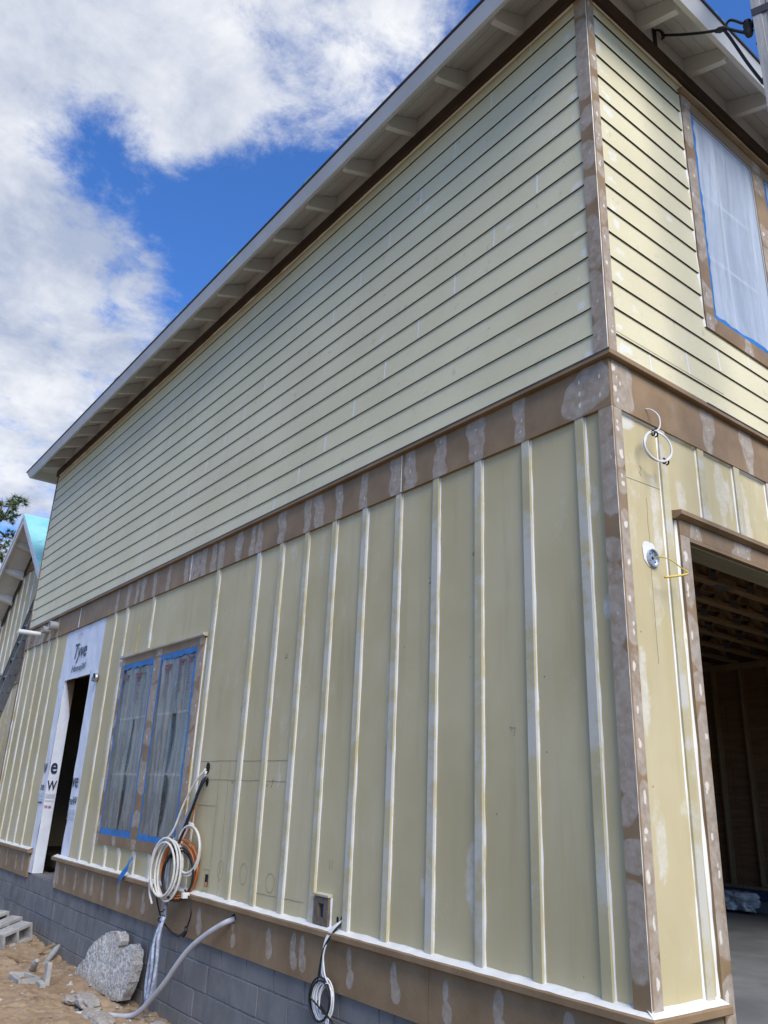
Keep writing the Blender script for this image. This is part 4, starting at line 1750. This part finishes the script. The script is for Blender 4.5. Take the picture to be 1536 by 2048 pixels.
# second white tube behind
c2 = coil((-4.57, -.05, .33), .15, 2.2, (.97, .2, 0), .02, 26, .20, math.pi / 2, (0, 0, 0), 8)
b2 = MB().tube(spline([(-4.50, 0, .99), (-4.58, -.03, .80), (-4.66, -.05, .58), tuple(c2[0])], 20) + c2[1:], .011, 7).build('tube_coil', 'white_tube', None, True)
tag(b2, 'smaller white tube loop tucked behind the front white coil, touching the wall', 'tube coil')
# orange tube
c3 = coil((-4.70, -.06, .17), .225, 5.2, AX, .022, 26, .225, math.pi / 2, (0, 0, 0), 5)
o3 = MB().tube(spline([(-4.505, 0, .97), (-4.57, -.03, .75), (-4.62, -.04, .52), tuple(c3[0])], 20) + c3[1:], .0075, 6).build('tube_coil', 'orange_tube', None, True)
tag(o3, 'coil of thin orange tube hanging behind the white tube coil', 'tube coil')
# black cables
bk = MB()
for k in range(3):
    d = .012 * k
    bk.tube(spline([(-4.505 + d, 0, .985 - .03 * k), (-4.53 + d, -.035, .85), (-4.60 + d, -.06, .66), (-4.70 + d, -.075, .45), (-4.78, -.09 - d, .26)], 26), .0095, 6)
bkc = coil((-4.66, -.08, .14), .21, 2.3, AX, .03, 24, .21, 2.6, (0, 0, 0), 12)
bk.tube(bkc, .0085, 6)
bk.tube(spline([(-5.05, -.09, .06), (-5.06, -.09, -.04), (-4.97, -.09, -.16), (-4.86, -.09, -.24), (-4.72, -.08, -.30), (-4.55, -.07, -.325), (-4.41, -.07, -.25), (-4.35, -.07, -.13), (-4.41, -.07, -.03), (-4.50, -.08, .03)], 50), .0075, 6)
bkc = bk.build('black_cable_bundle', 'black_rubber', None, True)
tag(bkc, 'bundle of black cables looped down the wall behind the white tube coil', 'cable')
MB().tube(spline([(-4.42, -.07, -.24), (-4.40, -.075, -.27), (-4.43, -.08, -.31)], 8), .014, 7).build('cable_end', 'black_rubber', bkc, True)
pbox(L, -4.47, -4.43, -.03, .015, .06, .12, .004).build('connector', 'pvc_white', bkc)
# grey cable with sleeve
gk = MB()
gk.tube(spline([(-4.50, 0, .96), (-4.58, -.05, .72), (-4.73, -.09, .46), (-4.82, -.10, .28), (-4.815, -.10, -.02), (-4.815, -.09, -.22), (-4.845, -.10, -.34), (-4.82, -.11, -.55), (-4.80, -.11, -.80)], 60), .0175, 8)
gkb = gk.build('grey_service_cable', 'grey_cable', None, True)
tag(gkb, 'thick slate grey cable hanging straight down through the white coil to the ground', 'cable')
sv = MB()
for pts_ in ([(-4.83, -.10, -.20), (-4.85, -.12, -.33), (-4.93, -.12, -.50), (-4.96, -.12, -.72), (-4.93, -.12, -.86)], [(-4.80, -.10, -.21), (-4.80, -.13, -.36), (-4.78, -.13, -.55), (-4.81, -.13, -.78), (-4.90, -.13, -.87)], [(-4.82, -.10, -.22), (-4.85, -.14, -.40), (-4.84, -.14, -.62), (-4.88, -.13, -.85)]):
    sv.tube(spline(pts_, 26), .015, 7)
svo = sv.build('silver_sleeve_loop', 'silver_sleeve', None, True)
tag(svo, 'shiny blue-grey sleeved cable tied to the grey cable and doubled back below the skirt board', 'cable')
MB().tube([(-4.835 + .035 * math.cos(t), -.105 - .03 * math.sin(t), -.235 + .008 * t - .02) for t in np.linspace(0, 13, 36)], .0055, 5).build('cable_tie', 'black_rubber', svo)
# pale hose running to the ground
hs = spline([(-3.73, .01, -.095), (-3.80, -.05, -.135), (-3.98, -.10, -.235), (-4.18, -.13, -.36), (-4.34, -.15, -.50), (-4.50, -.16, -.65), (-4.70, -.17, -.80), (-4.88, -.19, -.93), (-5.02, -.23, -.985), (-5.2, -.34, -1.0), (-5.35, -.55, -1.0)], 70)
hose = MB().tube(hs, .0215, 10).build('pale_hose', 'pale_hose', None, True)
tag(hose, 'pale grey hose emerging from the brown skirt board and slanting down to the sand', 'hose')
# black-and-white wire bundle
ww = MB()
for k in range(4):
    d = .009 * k
    cc = coil((-2.385 + .012 * k, -.055, -.385), .075 - .006 * k, 2.6, (.95, .3, 0), .018, 22, .115 - .008 * k, math.pi / 2, (0, 0, 0), 20 + k)
    ww.tube(spline([(-2.315, .02, .075), (-2.345 - d, -.03, .015), (-2.39 - d * .6, -.055, -.09), (-2.405 + d, -.06, -.22), tuple(cc[0])], 22) + cc[1:] + spline([cc[-1], (-2.33 + d, -.06, -.49), (-2.27 - d, -.07, -.56)], 8)[1:], .0055, 6)
wwo = ww.build('white_wire_hank', 'white_wire', None, True)
tag(wwo, 'knotted hank of white wire hanging over the skirt board below the outlet mount', 'wire')
kb = MB()
for k in range(2):
    d = .01 * k
    cc = coil((-2.385, -.062 - d, -.38), .082, 2.2, (.95, .3, 0), .02, 22, .118, 1.9, (0, 0, 0), 31 + k)
    kb.tube(spline([(-2.305, .02, .07), (-2.335 - d, -.034, .0), (-2.40, -.060, -.10), (-2.415 - d, -.066, -.22), tuple(cc[0])], 22) + cc[1:] + spline([cc[-1], (-2.28, -.07, -.46), (-2.22, -.08, -.475)], 8)[1:], .0055, 6)
kbo = kb.build('black_wire_hank', 'black_rubber', None, True)
tag(kbo, 'black wire strand wound through the white wire hank on the skirt board', 'wire')
# white coil tied on the front belt board
cc = coil((.060, .315, 2.725), .092, 3.2, (.25, .97, 0), .016, 26, .088, math.pi * .62, (0, 0, 0), 41)
fcoil = MB().tube(spline([(0, .316, 2.985), (.03, .335, 2.975), (.06, .352, 2.93), (.066, .345, 2.86), (.062, .300, 2.815), tuple(cc[0])], 22) + cc[1:], .0042, 7).build('white_cable_coil', 'white_wire', None, True)
tag(fcoil, 'small round coil of white cable hanging from the belt board by the corner', 'cable')
for (a, b) in ((.270, 2.800), (.355, 2.655)):
    MB().tube([(.062 + .013 * math.sin(t), a + .004 * t, b + .013 * math.cos(t)) for t in np.linspace(0, 10, 24)], .005, 5).build('black_tape', 'black_rubber', fcoil)
yw = MB().tube(spline([(-.012, .298, 2.094), (.03, .315, 2.094), (.065, .345, 2.075), (.09, .40, 2.035), (.098, .428, 2.022), (.096, .425, 2.008), (.075, .36, 1.990), (.055, .285, 1.972)], 34), [.0035] * 18 + [.0062] * 17, 7).build('yellow_cable', 'yellow_wire', None, True)
tag(yw, 'short bent yellow cable sticking out of the round metal light box', 'cable')
# loose blue tape strip
tp = spline([L(-5.865, .178, .03), L(-5.885, .13, .05), L(-5.90, .08, .06), L(-5.98, .0, .075), L(-6.04, -.055, .07)], 12)
vs_, fs_ = [], []
for i, p in enumerate(tp):
    k = .018 + .016 * i / 12
    vs_ += [p + Vector((-k, .006 * math.sin(i * .6), .012)), p + Vector((k, -.006 * math.sin(i * .6), -.012))]
for i in range(12):
    fs_.append((2 * i, 2 * i + 1, 2 * i + 3, 2 * i + 2))
tpo = obj('tape_strip', vs_, fs_, 'blue_tape')
tag(tpo, 'loose strip of blue masking tape stuck to the skirt cap below the window', 'tape')

# ================================================================ service drop: hook, cable, pole
pole = thing('utility_pole', 'grey weathered square power pole with black strap beside the front eave', 'pole', (.80, .80, -.4))
PX, PY = .80, .80
ang = math.radians(20)


def rot(px_, py_, a=ang):
    return (PX + px_ * math.cos(a) - py_ * math.sin(a), PY + px_ * math.sin(a) + py_ * math.cos(a))


h = .070
prof = [(-h, -h), (-.020, -h), (-.016, -h + .006), (.016, -h + .006), (.020, -h), (h, -h), (h, -.02), (h - .006, -.016), (h - .006, .016), (h, .02), (h, h), (-h, h), (-h, .02), (-h + .006, .016), (-h + .006, -.016), (-h, -.02)]
pts = [(*rot(a, b), -.6) for a, b in prof] + [(*rot(a, b), 7.6) for a, b in prof]
n = len(prof)
obj('post', pts, [(k, (k + 1) % n, n + (k + 1) % n, n + k) for k in range(n)] + [tuple(range(n, 2 * n))], 'weathered_post', pole)
sp = []
for (a, b) in ((-h, -h), (h, -h), (h, h), (-h, h)):
    sp.append(rot(a * 1.06, b * 1.06))
pts = [(*p, 5.66) for p in sp] + [(*p, 5.72) for p in sp]
obj('strap', pts, [(k, (k + 1) % 4, 4 + (k + 1) % 4, 4 + k) for k in range(4)], 'black_iron', pole)
ip = rot(-h - .035, -.02)
ins = MB().tube([(*ip, 5.57), (*ip, 5.60), (*ip, 5.605), (*ip, 5.63), (*ip, 5.635), (*ip, 5.66), (*ip, 5.665), (*ip, 5.69)], [.022, .030, .020, .032, .020, .032, .020, .024], 10).build('insulator', 'black_iron', pole)
pbox(L, ip[0] - .01, ip[0] + .06, 5.64, 5.66, -ip[1] - .012, -ip[1] + .012).build('insulator_arm', 'black_iron', pole)
for z in (5.45, 5.36, 5.2, 5.0):
    q = rot(-h - .0015, random.uniform(-.05, .05))
    MB().tube([(q[0], q[1], z), (q[0], q[1], z + .012)], .005, 5).build('nail_hole', 'black_hole', pole)

drop = thing('service_cable', 'black overhead cable running from the eave bracket to the power pole', 'cable', (.02, .85, 6.27))
A0 = Vector((.05, .86, 6.285))
B0 = Vector((ip[0] - .18, ip[1] + .01, 5.80))
MB().tube(spline([A0, A0.lerp(B0, .4) + Vector((0, 0, -.012)), A0.lerp(B0, .75) + Vector((0, 0, -.010)), B0], 20), .010, 7).build('wire', 'black_rubber', drop, True)
MB().tube([B0 + Vector((-.035, 0, .02)), B0 + Vector((-.01, 0, .006)), B0 + Vector((.02, 0, -.01)), B0 + Vector((.04, 0, -.02))], [.013, .021, .018, .010], 8).build('clamp', 'black_iron', drop)
MB().tube(spline([B0 + Vector((.02, 0, -.01)), B0 + Vector((.07, 0, .02)), Vector((ip[0] - .03, ip[1], 5.705)), Vector((ip[0], ip[1] - .02, 5.685)), Vector((ip[0] + .01, ip[1], 5.66))], 20), .009, 6).build('bail_wire', 'black_rubber', drop)
MB().tube(spline([B0 + Vector((.03, 0, -.015)), Vector((ip[0] - .06, ip[1], 5.66)), Vector((ip[0] - .01, ip[1], 5.60)), Vector((ip[0] + .015, ip[1], 5.62))], 16), .010, 6).build('bail_wire', 'black_rubber', drop)
MB().tube(spline([B0 + Vector((.02, 0, -.02)), B0 + Vector((.05, .02, -.12)), Vector((ip[0] - .06, ip[1] + .05, 5.42)), Vector((ip[0] + .0, ip[1] + .08, 5.22)), Vector((ip[0] + .05, ip[1] + .09, 5.05)), Vector((ip[0] + .06, ip[1] + .09, 3.5))], 30), .0105, 7).build('tail_wire', 'black_rubber', drop, True)
hk = MB()
hk.cbox(.0105, .022, .795, .835, 6.175, 6.37, .003)
hk.tube([(.02, .815, 6.34), (.05, .83, 6.315), (.06, .86, 6.29), (.05, .88, 6.275), (.035, .87, 6.27)], .010, 7)
hk.build('bracket', 'black_iron', drop)

# ================================================================ ladder
lad = thing('extension_ladder', 'dark grey extension ladder leaning at the far end of the long wall', 'ladder', (-12.25, -.66, -1.0))


def lp(x, t, off=0.0):
    """point on the ladder plane: t along the rail from the foot"""
    d = Vector((0, .187, .982))
    nrm2 = Vector((0, -.982, .187))
    return Vector((x, -.70, -1.0)) + d * t + nrm2 * off


for sec, (o0, x0_, x1_, ln) in enumerate(((-.0, -12.48, -12.03, 4.6), (.075, -12.45, -12.06, 5.6))):
    t0 = 0 if sec == 0 else 1.5
    for x in (x0_, x1_):
        m = MB()
        a, b = lp(x, t0, o0), lp(x, ln, o0)
        m.beam(a, b, .020, .075, (0, -.982, .187))
        m.beam(a + Vector((.016 if x == x0_ else -.016, 0, 0)) + Vector((0, -.034, .006)), b + Vector((.016 if x == x0_ else -.016, 0, 0)) + Vector((0, -.034, .006)), .030, .006, (0, -.982, .187))
        m.beam(a + Vector((.016 if x == x0_ else -.016, 0, 0)) + Vector((0, .034, -.006)), b + Vector((.016 if x == x0_ else -.016, 0, 0)) + Vector((0, .034, -.006)), .030, .006, (0, -.982, .187))
        m.build('rail', 'ladder_metal', lad)
    k = t0 + .22
    while k < ln - .1:
        MB().tube([lp(x0_ + .008, k, o0), lp(x1_ - .008, k, o0)], .016, 8).build('rung', 'ladder_rung', lad, True)
        for x in (x0_ - .011, x1_ + .011):
            MB().tube([lp(x, k, o0), lp(x + (.004 if x > -12.2 else -.004), k, o0)], .012, 7).build('rung_cap', 'black_rubber', lad)
        k += .305
for x in (-12.48, -12.03):
    MB().beam(lp(x, -.02, 0), lp(x, .08, 0), .035, .10, (0, -.982, .187)).build('foot', 'black_rubber', lad)

# ================================================================ loose things on the sand


def cmu(name, label, P, a, nrm_, parent=None, ln=.397, ht=.19, dp=.19):
    """hollow block lying on its side: two square cores open on the near face"""
    a = Vector(a).normalized()
    nn = Vector(nrm_)
    nn = (nn - a * nn.dot(a)).normalized()
    d = nn.cross(a)            # away from the viewer
    t = thing(name, label, 'concrete block', tuple(P), 'loose concrete blocks on the sand')
    P = Vector(P)

    def q(i, j, k):
        return P + a * i + nn * j + d * k
    m = MB()
    ws = .03

    def slab_(i0, i1, j0, j1, k0, k1):
        vs = [q(i0, j0, k0), q(i1, j0, k0), q(i1, j0, k1), q(i0, j0, k1), q(i0, j1, k0), q(i1, j1, k0), q(i1, j1, k1), q(i0, j1, k1)]
        m.add(vs, [(0, 3, 2, 1), (4, 5, 6, 7), (0, 1, 5, 4), (1, 2, 6, 5), (2, 3, 7, 6), (3, 0, 4, 7)])
    slab_(0, ln, ht - ws, ht, 0, dp)
    slab_(0, ln, 0, ws, 0, dp)
    for i0 in (0, ln / 2 - ws / 2, ln - ws):
        slab_(i0, i0 + ws, ws, ht - ws, .001, dp - .001)
    slab_(ws, ln - ws, ws, ht - ws, dp - .06, dp - .055)
    m.build('shell', 'cmu_loose', t)
    rim = MB()
    return t


A_ = (-.40, .86, .22)
N_ = (.10, -.16, .98)
P0 = Vector((-8.32, -.43, -1.005))
cmu('cinder_block', 'nearest hollow concrete block lying with both cores open towards the window', P0, A_, N_)
dd = (Vector(N_) - Vector(A_).normalized() * Vector(N_).dot(Vector(A_).normalized())).normalized().cross(Vector(A_).normalized())
cmu('cinder_block', 'hollow concrete block lying close behind the open-cored block, its flat side up', P0 + dd * .235 + Vector(A_).normalized() * .05 + Vector((0, 0, .02)), A_, (.05, -.12, .98))
cmu('cinder_block', 'end of a grey concrete block peeking out past the other loose blocks', P0 + dd * .22 - Vector(A_).normalized() * .43 + Vector((0, 0, .0)), A_, (.0, -.05, .99))
cmu('cinder_block', 'concrete block standing against the foundation wall behind the other blocks', P0 + dd * .49 + Vector(A_).normalized() * .06 + Vector((0, 0, .05)), A_, (.02, -.06, .99))


def rock(name, outline, y0, y1, lean, mat, res=.03, rough=.02, seed=0, lab=None, cat='rubble', group=None):
    """broken slab: outline in (x,z), thickness y0..y1, leaning; rough faces"""
    poly = [Vector((a, b, 0)) for a, b in outline]
    # refine outline
    ref = []
    rr_ = random.Random(seed)
    n = len(poly)
    for i in range(n):
        a, b = poly[i], poly[(i + 1) % n]
        k = max(1, int((b - a).length / res))
        for j in range(k):
            p = a.lerp(b, j / k)
            ref.append(p + Vector((rr_.uniform(-1, 1), rr_.uniform(-1, 1), 0)) * rough * .45)
    import bmesh
    bm = bmesh.new()
    xs_ = [p.x for p in ref]
    zs_ = [p.y for p in ref]
    zmin = min(zs_)

    def inside_(x, z):
        c = False
        m = len(ref)
        j = m - 1
        for i in range(m):
            if ((ref[i].y > z) != (ref[j].y > z)) and (x < (ref[j].x - ref[i].x) * (z - ref[i].y) / (ref[j].y - ref[i].y + 1e-9) + ref[i].x):
                c = not c
            j = i
        return c
    front = [bm.verts.new((p.x, y0, p.y)) for p in ref]
    bm.faces.new(front)
    geom = bmesh.ops.triangulate(bm, faces=bm.faces[:])
    for _ in range(6):
        long_e = [e_ for e_ in bm.edges if e_.calc_length() > res * 1.5]
        if not long_e:
            break
        bmesh.ops.subdivide_edges(bm, edges=long_e, cuts=1)
        bmesh.ops.triangulate(bm, faces=bm.faces[:])
    bmesh.ops.beautify_fill(bm, faces=bm.faces[:], edges=bm.edges[:])
    ext = bmesh.ops.extrude_face_region(bm, geom=bm.faces[:])
    newv = [g_ for g_ in ext['geom'] if isinstance(g_, bmesh.types.BMVert)]
    for v in newv:
        v.co.y = y1
    bmesh.ops.recalc_face_normals(bm, faces=bm.faces[:])
    nset = set(newv)
    for v in bm.verts:
        s = rough * (rr_.uniform(-1, 1) * .30 + .35 * float(snoise(np.array(v.co.x * 1.2), np.array(v.co.z * 1.2), 1.0, seed)))
        v.co.y += s if v not in nset else 0
        v.co.y += -lean * (1 - (v.co.z - zmin) / max(.01, max(zs_) - zmin))
    me = bpy.data.meshes.new(name)
    bm.to_mesh(me)
    bm.free()
    me.materials.append(MAT[mat])
    o = bpy.data.objects.new(name, me)
    COL.objects.link(o)
    if lab:
        tag(o, lab, cat, group)
    return o


OUT = [(-5.66, -.48), (-5.80, -.47), (-6.02, -.51), (-6.30, -.62), (-6.43, -.70), (-6.46, -.78), (-6.66, -.90), (-6.68, -.99), (-6.52, -1.02), (-6.15, -1.03), (-5.85, -1.04), (-5.5, -1.02), (-5.30, -.96), (-5.20, -.82), (-5.17, -.66), (-5.22, -.545), (-5.36, -.52), (-5.50, -.57), (-5.62, -.655), (-5.655, -.62), (-5.62, -.53)]
OUT = [(-6.68 + (a + 6.68) * .915, max(-.985, b)) for a, b in OUT]
rock('concrete_chunk', OUT, -.10, -.01, .05, 'chunk', .03, .016, 4, 'large jagged slab of broken concrete leaning on the block foundation', 'concrete slab')


def lump(name, c, sx, sy, sz, mat, seed, lab=None, cat='rubble', group=None, sub=3, rough=.25):
    import bmesh
    bm = bmesh.new()
    bmesh.ops.create_icosphere(bm, subdivisions=sub, radius=1)
    for v in bm.verts:
        p = v.co
        k = 1 + rough * float(snoise(np.array(p.x * .35 + seed), np.array(p.y * .35 + p.z * .3), 1.0, seed)) + rough * .35 * float(snoise(np.array(p.x + p.z), np.array(p.y - p.z), 1.3, seed * 2))
        v.co = Vector((c[0] + p.x * k * sx, c[1] + p.y * k * sy, c[2] + max(-.6, min(.62, p.z * k)) * sz))
    me = bpy.data.meshes.new(name)
    bm.to_mesh(me)
    bm.free()
    me.materials.append(MAT[mat])
    o = bpy.data.objects.new(name, me)
    COL.objects.link(o)
    if lab:
        tag(o, lab, cat, group)
    return o


lump('broken_slab', (-5.62, -.36, -.975), .26, .10, .055, 'chunk', 3, 'flat broken concrete piece tilted on the sand below the leaning slab', 'rubble', 'broken concrete on the sand')
lump('broken_slab', (-5.83, -.42, -1.0), .13, .08, .045, 'chunk', 6, 'small crumbled concrete piece under the edge of the tilted flat piece', 'rubble', 'broken concrete on the sand')
lump('broken_slab', (-5.10, -.44, -.995), .32, .10, .05, 'chunk', 9, 'long low concrete piece half buried beside the foot of the pale hose', 'rubble', 'broken concrete on the sand')
lump('broken_slab', (-4.62, -.12, -.99), .10, .07, .04, 'cmu_loose', 12, 'pale concrete scrap on the sand right against the block foundation', 'rubble', 'broken concrete on the sand')
# broken block shard: curved web piece plus upright piece
sh = MB()
sh.cbox(-6.98, -6.60, -.70, -.665, -1.0, -.955, .004)
sh.beam((-6.98, -.69, -.975), (-6.92, -.56, -.975), .035, .05)
sh.beam((-6.92, -.56, -.975), (-6.64, -.50, -.975), .03, .045)
sh.beam((-6.64, -.50, -.975), (-6.60, -.68, -.975), .035, .05)
tag(sh.build('block_shard', 'cmu_loose'), 'flat ring-shaped shard of broken block lying on the open sand', 'rubble')
sh = MB()
sh.cbox(-6.52, -6.44, -.50, -.455, -1.0, -.80, .004).cbox(-6.54, -6.38, -.56, -.505, -1.0, -.955, .004)
tag(sh.build('block_shard', 'cmu_loose'), 'upright L-shaped shard of broken block standing in the sand', 'rubble')
tag(MB().tube(spline([(-7.72, .0, -.86), (-7.70, -.06, -.93), (-7.58, -.15, -.985), (-7.38, -.26, -1.015)], 14), [.012, .02, .03, .034, .036, .036, .034, .032, .030, .028, .026, .024, .02, .016, .012], 8).build('bent_pipe', 'pvc_grey', None, True), 'bent grey pipe end poking out of the sand at the wall foot', 'pipe')
tag(MB().tube([(-7.25, -.40, -1.0), (-7.18, -.41, -.97), (-7.10, -.42, -.91), (-7.06, -.42, -.88)], [.03, .034, .032, .02], 8).build('dark_stub', 'pvc_grey'), 'short dark pipe stub sticking up behind the ring-shaped shard', 'pipe')
tag(MB().beam((-8.0, -.46, -.985), (-7.62, -.42, -.975), .04, .022).build('wood_scrap', 'lumber_along_y'), 'dark splinter of wood lying on the sand before the hollow block', 'wood scrap')
tag(MB().beam((-7.93, -.14, -.96), (-7.78, -.04, -.86), .02, .03).build('wood_scrap', 'lumber_along_y'), 'thin wood offcut leaning on the foundation beside the bent pipe', 'wood scrap')
pebbles = MB()
for _ in range(240):
    x = random.uniform(-9.2, -4.7)
    y = random.uniform(-1.3, -.02) if random.random() < .55 else random.uniform(-.35, -.02)
    z = float(ground_h(np.array(x), np.array(y)))
    r = random.choice((.006, .008, .011, .016, .024)) * random.uniform(.7, 1.2)
    vs = [(x + r * math.cos(k * 1.257) * random.uniform(.7, 1.2), y + r * math.sin(k * 1.257) * random.uniform(.7, 1.2), z + random.uniform(0, .3) * r) for k in range(5)]
    top = (x, y, z + r * random.uniform(.6, 1.0))
    pebbles.add(vs + [top], [(k, (k + 1) % 5, 5) for k in range(5)])
pb_ = pebbles.build('gravel', 'cmu_loose')
pb_['kind'] = 'stuff'
tag(pb_, 'scattered crumbs of concrete and gravel over the sand by the foundation', 'gravel')
pb_['kind'] = 'stuff'

# plastic heap in the garage
hp = lump('plastic_sheet', (-3.50, 6.80, -.20), .26, .14, .17, 'crumpled_plastic', 21, 'crumpled clear plastic sheet heaped against the studs inside the garage', 'plastic sheet', None, 4, .5)
for i, (a, b) in enumerate(((-2.86, -2.72), (-2.62, -2.46))):
    tag(pbox(L, a, b, -.212, -.10, -YW + .19, -YW + .112).build('foil_packet', 'crumpled_plastic'), ('shiny packet on the curb beside the plastic heap', 'shiny packet on the curb farther from the plastic heap')[i], 'packet', 'packets on the garage curb')

# ================================================================ gable building behind
gb = thing('gabled_house', 'smaller gabled house with white eaves and teal roof membrane beyond the ladder', 'house', (-14.67, .6, -1.0))
GYW, PKX, PKZ, SL = .62, -14.67, 6.10, .75
XL, XR = -18.0, -12.02
GO = .47


def G(u, v, w):
    return (u, GYW - w, v)


def gz(x):
    return PKZ - .12 - SL * abs(x - PKX)


obj('wall', [G(XL, -1, -.03), G(XR, -1, -.03), G(XR, gz(XR), -.03), G(PKX, gz(PKX), -.03), G(XL, gz(XL), -.03)], [(0, 1, 2, 3, 4)], 'panel', gb)
obj('wall', [(XR, GYW + .03, -1), (XR, 7.4, -1), (XR, 7.4, gz(XR)), (XR, GYW + .03, gz(XR))], [(0, 1, 2, 3)], 'panel', gb)
obj('wall', [(XL, GYW + .03, -1), (XL, 8, -1), (XL, 8, gz(XL)), (XL, GYW + .03, gz(XL))], [(3, 2, 1, 0)], 'panel', gb)
k = 0
for i in range(15):
    u = XR - .10 - .4064 * i
    if u < XL:
        break
    top = min(5.08, gz(u) - .02)
    o = pbox(G, u - .062, u, 3.0, top, -.028, -.004).build('batten', 'batten', gb)
    bead(G, u, 3.0, top, -.027, .018, 'caulk_bead', o, 1)
    o = pbox(G, u - .062, u, .0, 2.64, -.028, -.004).build('batten', 'batten', gb)
pbox(G, XL, XR, 2.66, 2.93, -.028, .004).build('belt_board', 'brown', gb)
pbox(G, XL, XR, 2.932, 2.965, -.028, .04).build('belt_cap', 'batten', gb)
for k in range(9):
    u = XR - .3 - .62 * k
    pbox(G, u - .05, u + .05, 2.68, 2.91, .0045, .0055).build('filler_smear', 'batten', gb)
xa, xb = PKX - (PKZ - .12 - 5.10) / SL, PKX + (PKZ - .12 - 5.10) / SL
pbox(G, xa, xb, 5.09, 5.27, -.028, .006).build('belt_board', 'brown', gb)
for k in range(4):
    z0 = 5.275 + .18 * k
    hwid = (PKZ - .12 - z0) / SL
    if hwid > .1:
        obj('siding_plank', [G(PKX - hwid, z0, .0), G(PKX + hwid, z0, .0), G(PKX + hwid - .18 / SL, z0 + .18, -.012), G(PKX - hwid + .18 / SL, z0 + .18, -.012),
                             G(PKX - hwid, z0, -.02), G(PKX + hwid, z0, -.02)], [(0, 1, 2, 3), (4, 5, 1, 0)], 'siding', gb)
# window head and tape at the lower edge of the view
pbox(G, -17.2, -16.05, 2.36, 2.44, -.028, .02).build('head_casing', 'batten', gb)
pbox(G, -17.1, -16.15, .9, 2.35, -.027, -.015).build('window', 'glass', gb)
pbox(G, -17.12, -16.10, 2.22, 2.32, -.014, -.010).build('masking_tape', 'blue_tape', gb)
# rake overhang on both slopes: soffit, fascia, lookouts
for sgn in (-1, 1):
    run = (PKX - XL + .45) if sgn < 0 else (XR - PKX)
    ex = PKX + sgn * run
    ez = PKZ - SL * run

    def Q(t, dz, w):
        return (PKX + sgn * run * t, GYW - w, PKZ - SL * run * t + dz)
    # rake fascia: two stepped boards
    for (w0, w1, d0, d1, nm) in ((GO - .03, GO, -.20, .0, 'rake_board'), (GO, GO + .02, -.075, .012, 'rake_trim')):
        vs = [Q(0, d0, w0), Q(1, d0, w0), Q(1, d1, w0), Q(0, d1, w0), Q(0, d0, w1), Q(1, d0, w1), Q(1, d1, w1), Q(0, d1, w1)]
        obj(nm, vs, [(0, 3, 2, 1), (4, 5, 6, 7), (0, 1, 5, 4), (2, 3, 7, 6), (1, 2, 6, 5), (3, 0, 4, 7)], 'white', gb)
    vs = [Q(0, -.09, .0), Q(1, -.09, .0), Q(1, -.09, GO - .031), Q(0, -.09, GO - .031), Q(0, -.07, .0), Q(1, -.07, .0), Q(1, -.07, GO - .031), Q(0, -.07, GO - .031)]
    obj('soffit', vs, [(0, 1, 2, 3), (7, 6, 5, 4), (0, 4, 5, 1), (2, 6, 7, 3)], 'white', gb)
    obj('rake_frieze', [Q(0, -.25, .02), Q(1, -.25, .02), Q(1, -.10, .02), Q(0, -.10, .02)], [(0, 1, 2, 3)], 'frieze', gb)
    t = .52
    while t < run - .05:
        q = t / run
        e2 = .024 / run
        vs = []
        for tt in (q - e2, q + e2):
            vs += [Q(tt, -.26, .0), Q(tt, -.15, GO - .04), Q(tt, -.092, GO - .04), Q(tt, -.092, .0)]
        obj('lookout', vs, [(0, 1, 2, 3), (7, 6, 5, 4), (0, 4, 5, 1), (1, 5, 6, 2)], 'white', gb)
        t += .615
    vs = [(PKX, GYW - GO - .02, PKZ + .014), (ex, GYW - GO - .02, ez + .014), (ex, 7.4, ez + .014), (PKX, 7.4, PKZ + .014)]
    obj('roof_slope', vs, [(0, 1, 2, 3)] if sgn < 0 else [(3, 2, 1, 0)], 'teal', gb)

# ================================================================ pine tree


def pine(px, py, h, lab):
    t = thing('pine_tree', lab, 'tree', (px, py, -1.0))
    rr_ = random.Random(5)
    tr = MB()
    tr.tube([(px + .15 * math.sin(i * .7), py + .1 * math.cos(i), -1 + h * i / 9) for i in range(10)], [.24 - .022 * i for i in range(10)], 9)
    nd = MB()
    nl = 0
    for i in range(46):
        z = h * (.22 + .78 * i / 46)
        a = i * 2.4 + rr_.uniform(-.4, .4)
        ln = (1 - max(0, z / h - .45) / .62) * 2.6 * rr_.uniform(.55, 1.1) + .55
        b0 = Vector((px, py, z - 1))
        tip = b0 + Vector((math.cos(a) * ln, math.sin(a) * ln, rr_.uniform(-.1, .55)))
        mid = b0.lerp(tip, .5) + Vector((0, 0, -.15))
        P = spline([b0, mid, tip], 8)
        tr.tube(P, [.055 - .005 * k for k in range(9)], 5)
        for j in range(int(9 + ln * 5)):
            q = P[rr_.randint(3, 8)] + Vector((rr_.uniform(-.35, .35), rr_.uniform(-.35, .35), rr_.uniform(-.15, .3)))
            R_ = rr_.uniform(.20, .34)
            for k in range(26):
                d = Vector((rr_.gauss(0, 1), rr_.gauss(0, 1), rr_.gauss(.25, .8))).normalized()
                s = d.cross(Vector((rr_.uniform(-1, 1), rr_.uniform(-1, 1), rr_.uniform(-1, 1)))).normalized() * .019
                nd.add([q - s, q + s, q + d * R_ * rr_.uniform(.7, 1.1)], [(0, 1, 2)])
    tr.build('trunk', 'pine_bark', t, True)
    nd.build('crown', 'pine_needles', t)
    return t


pine(-33.2, 3.0, 13.2, 'tall pine tree with loose needle tufts beyond the gabled house')
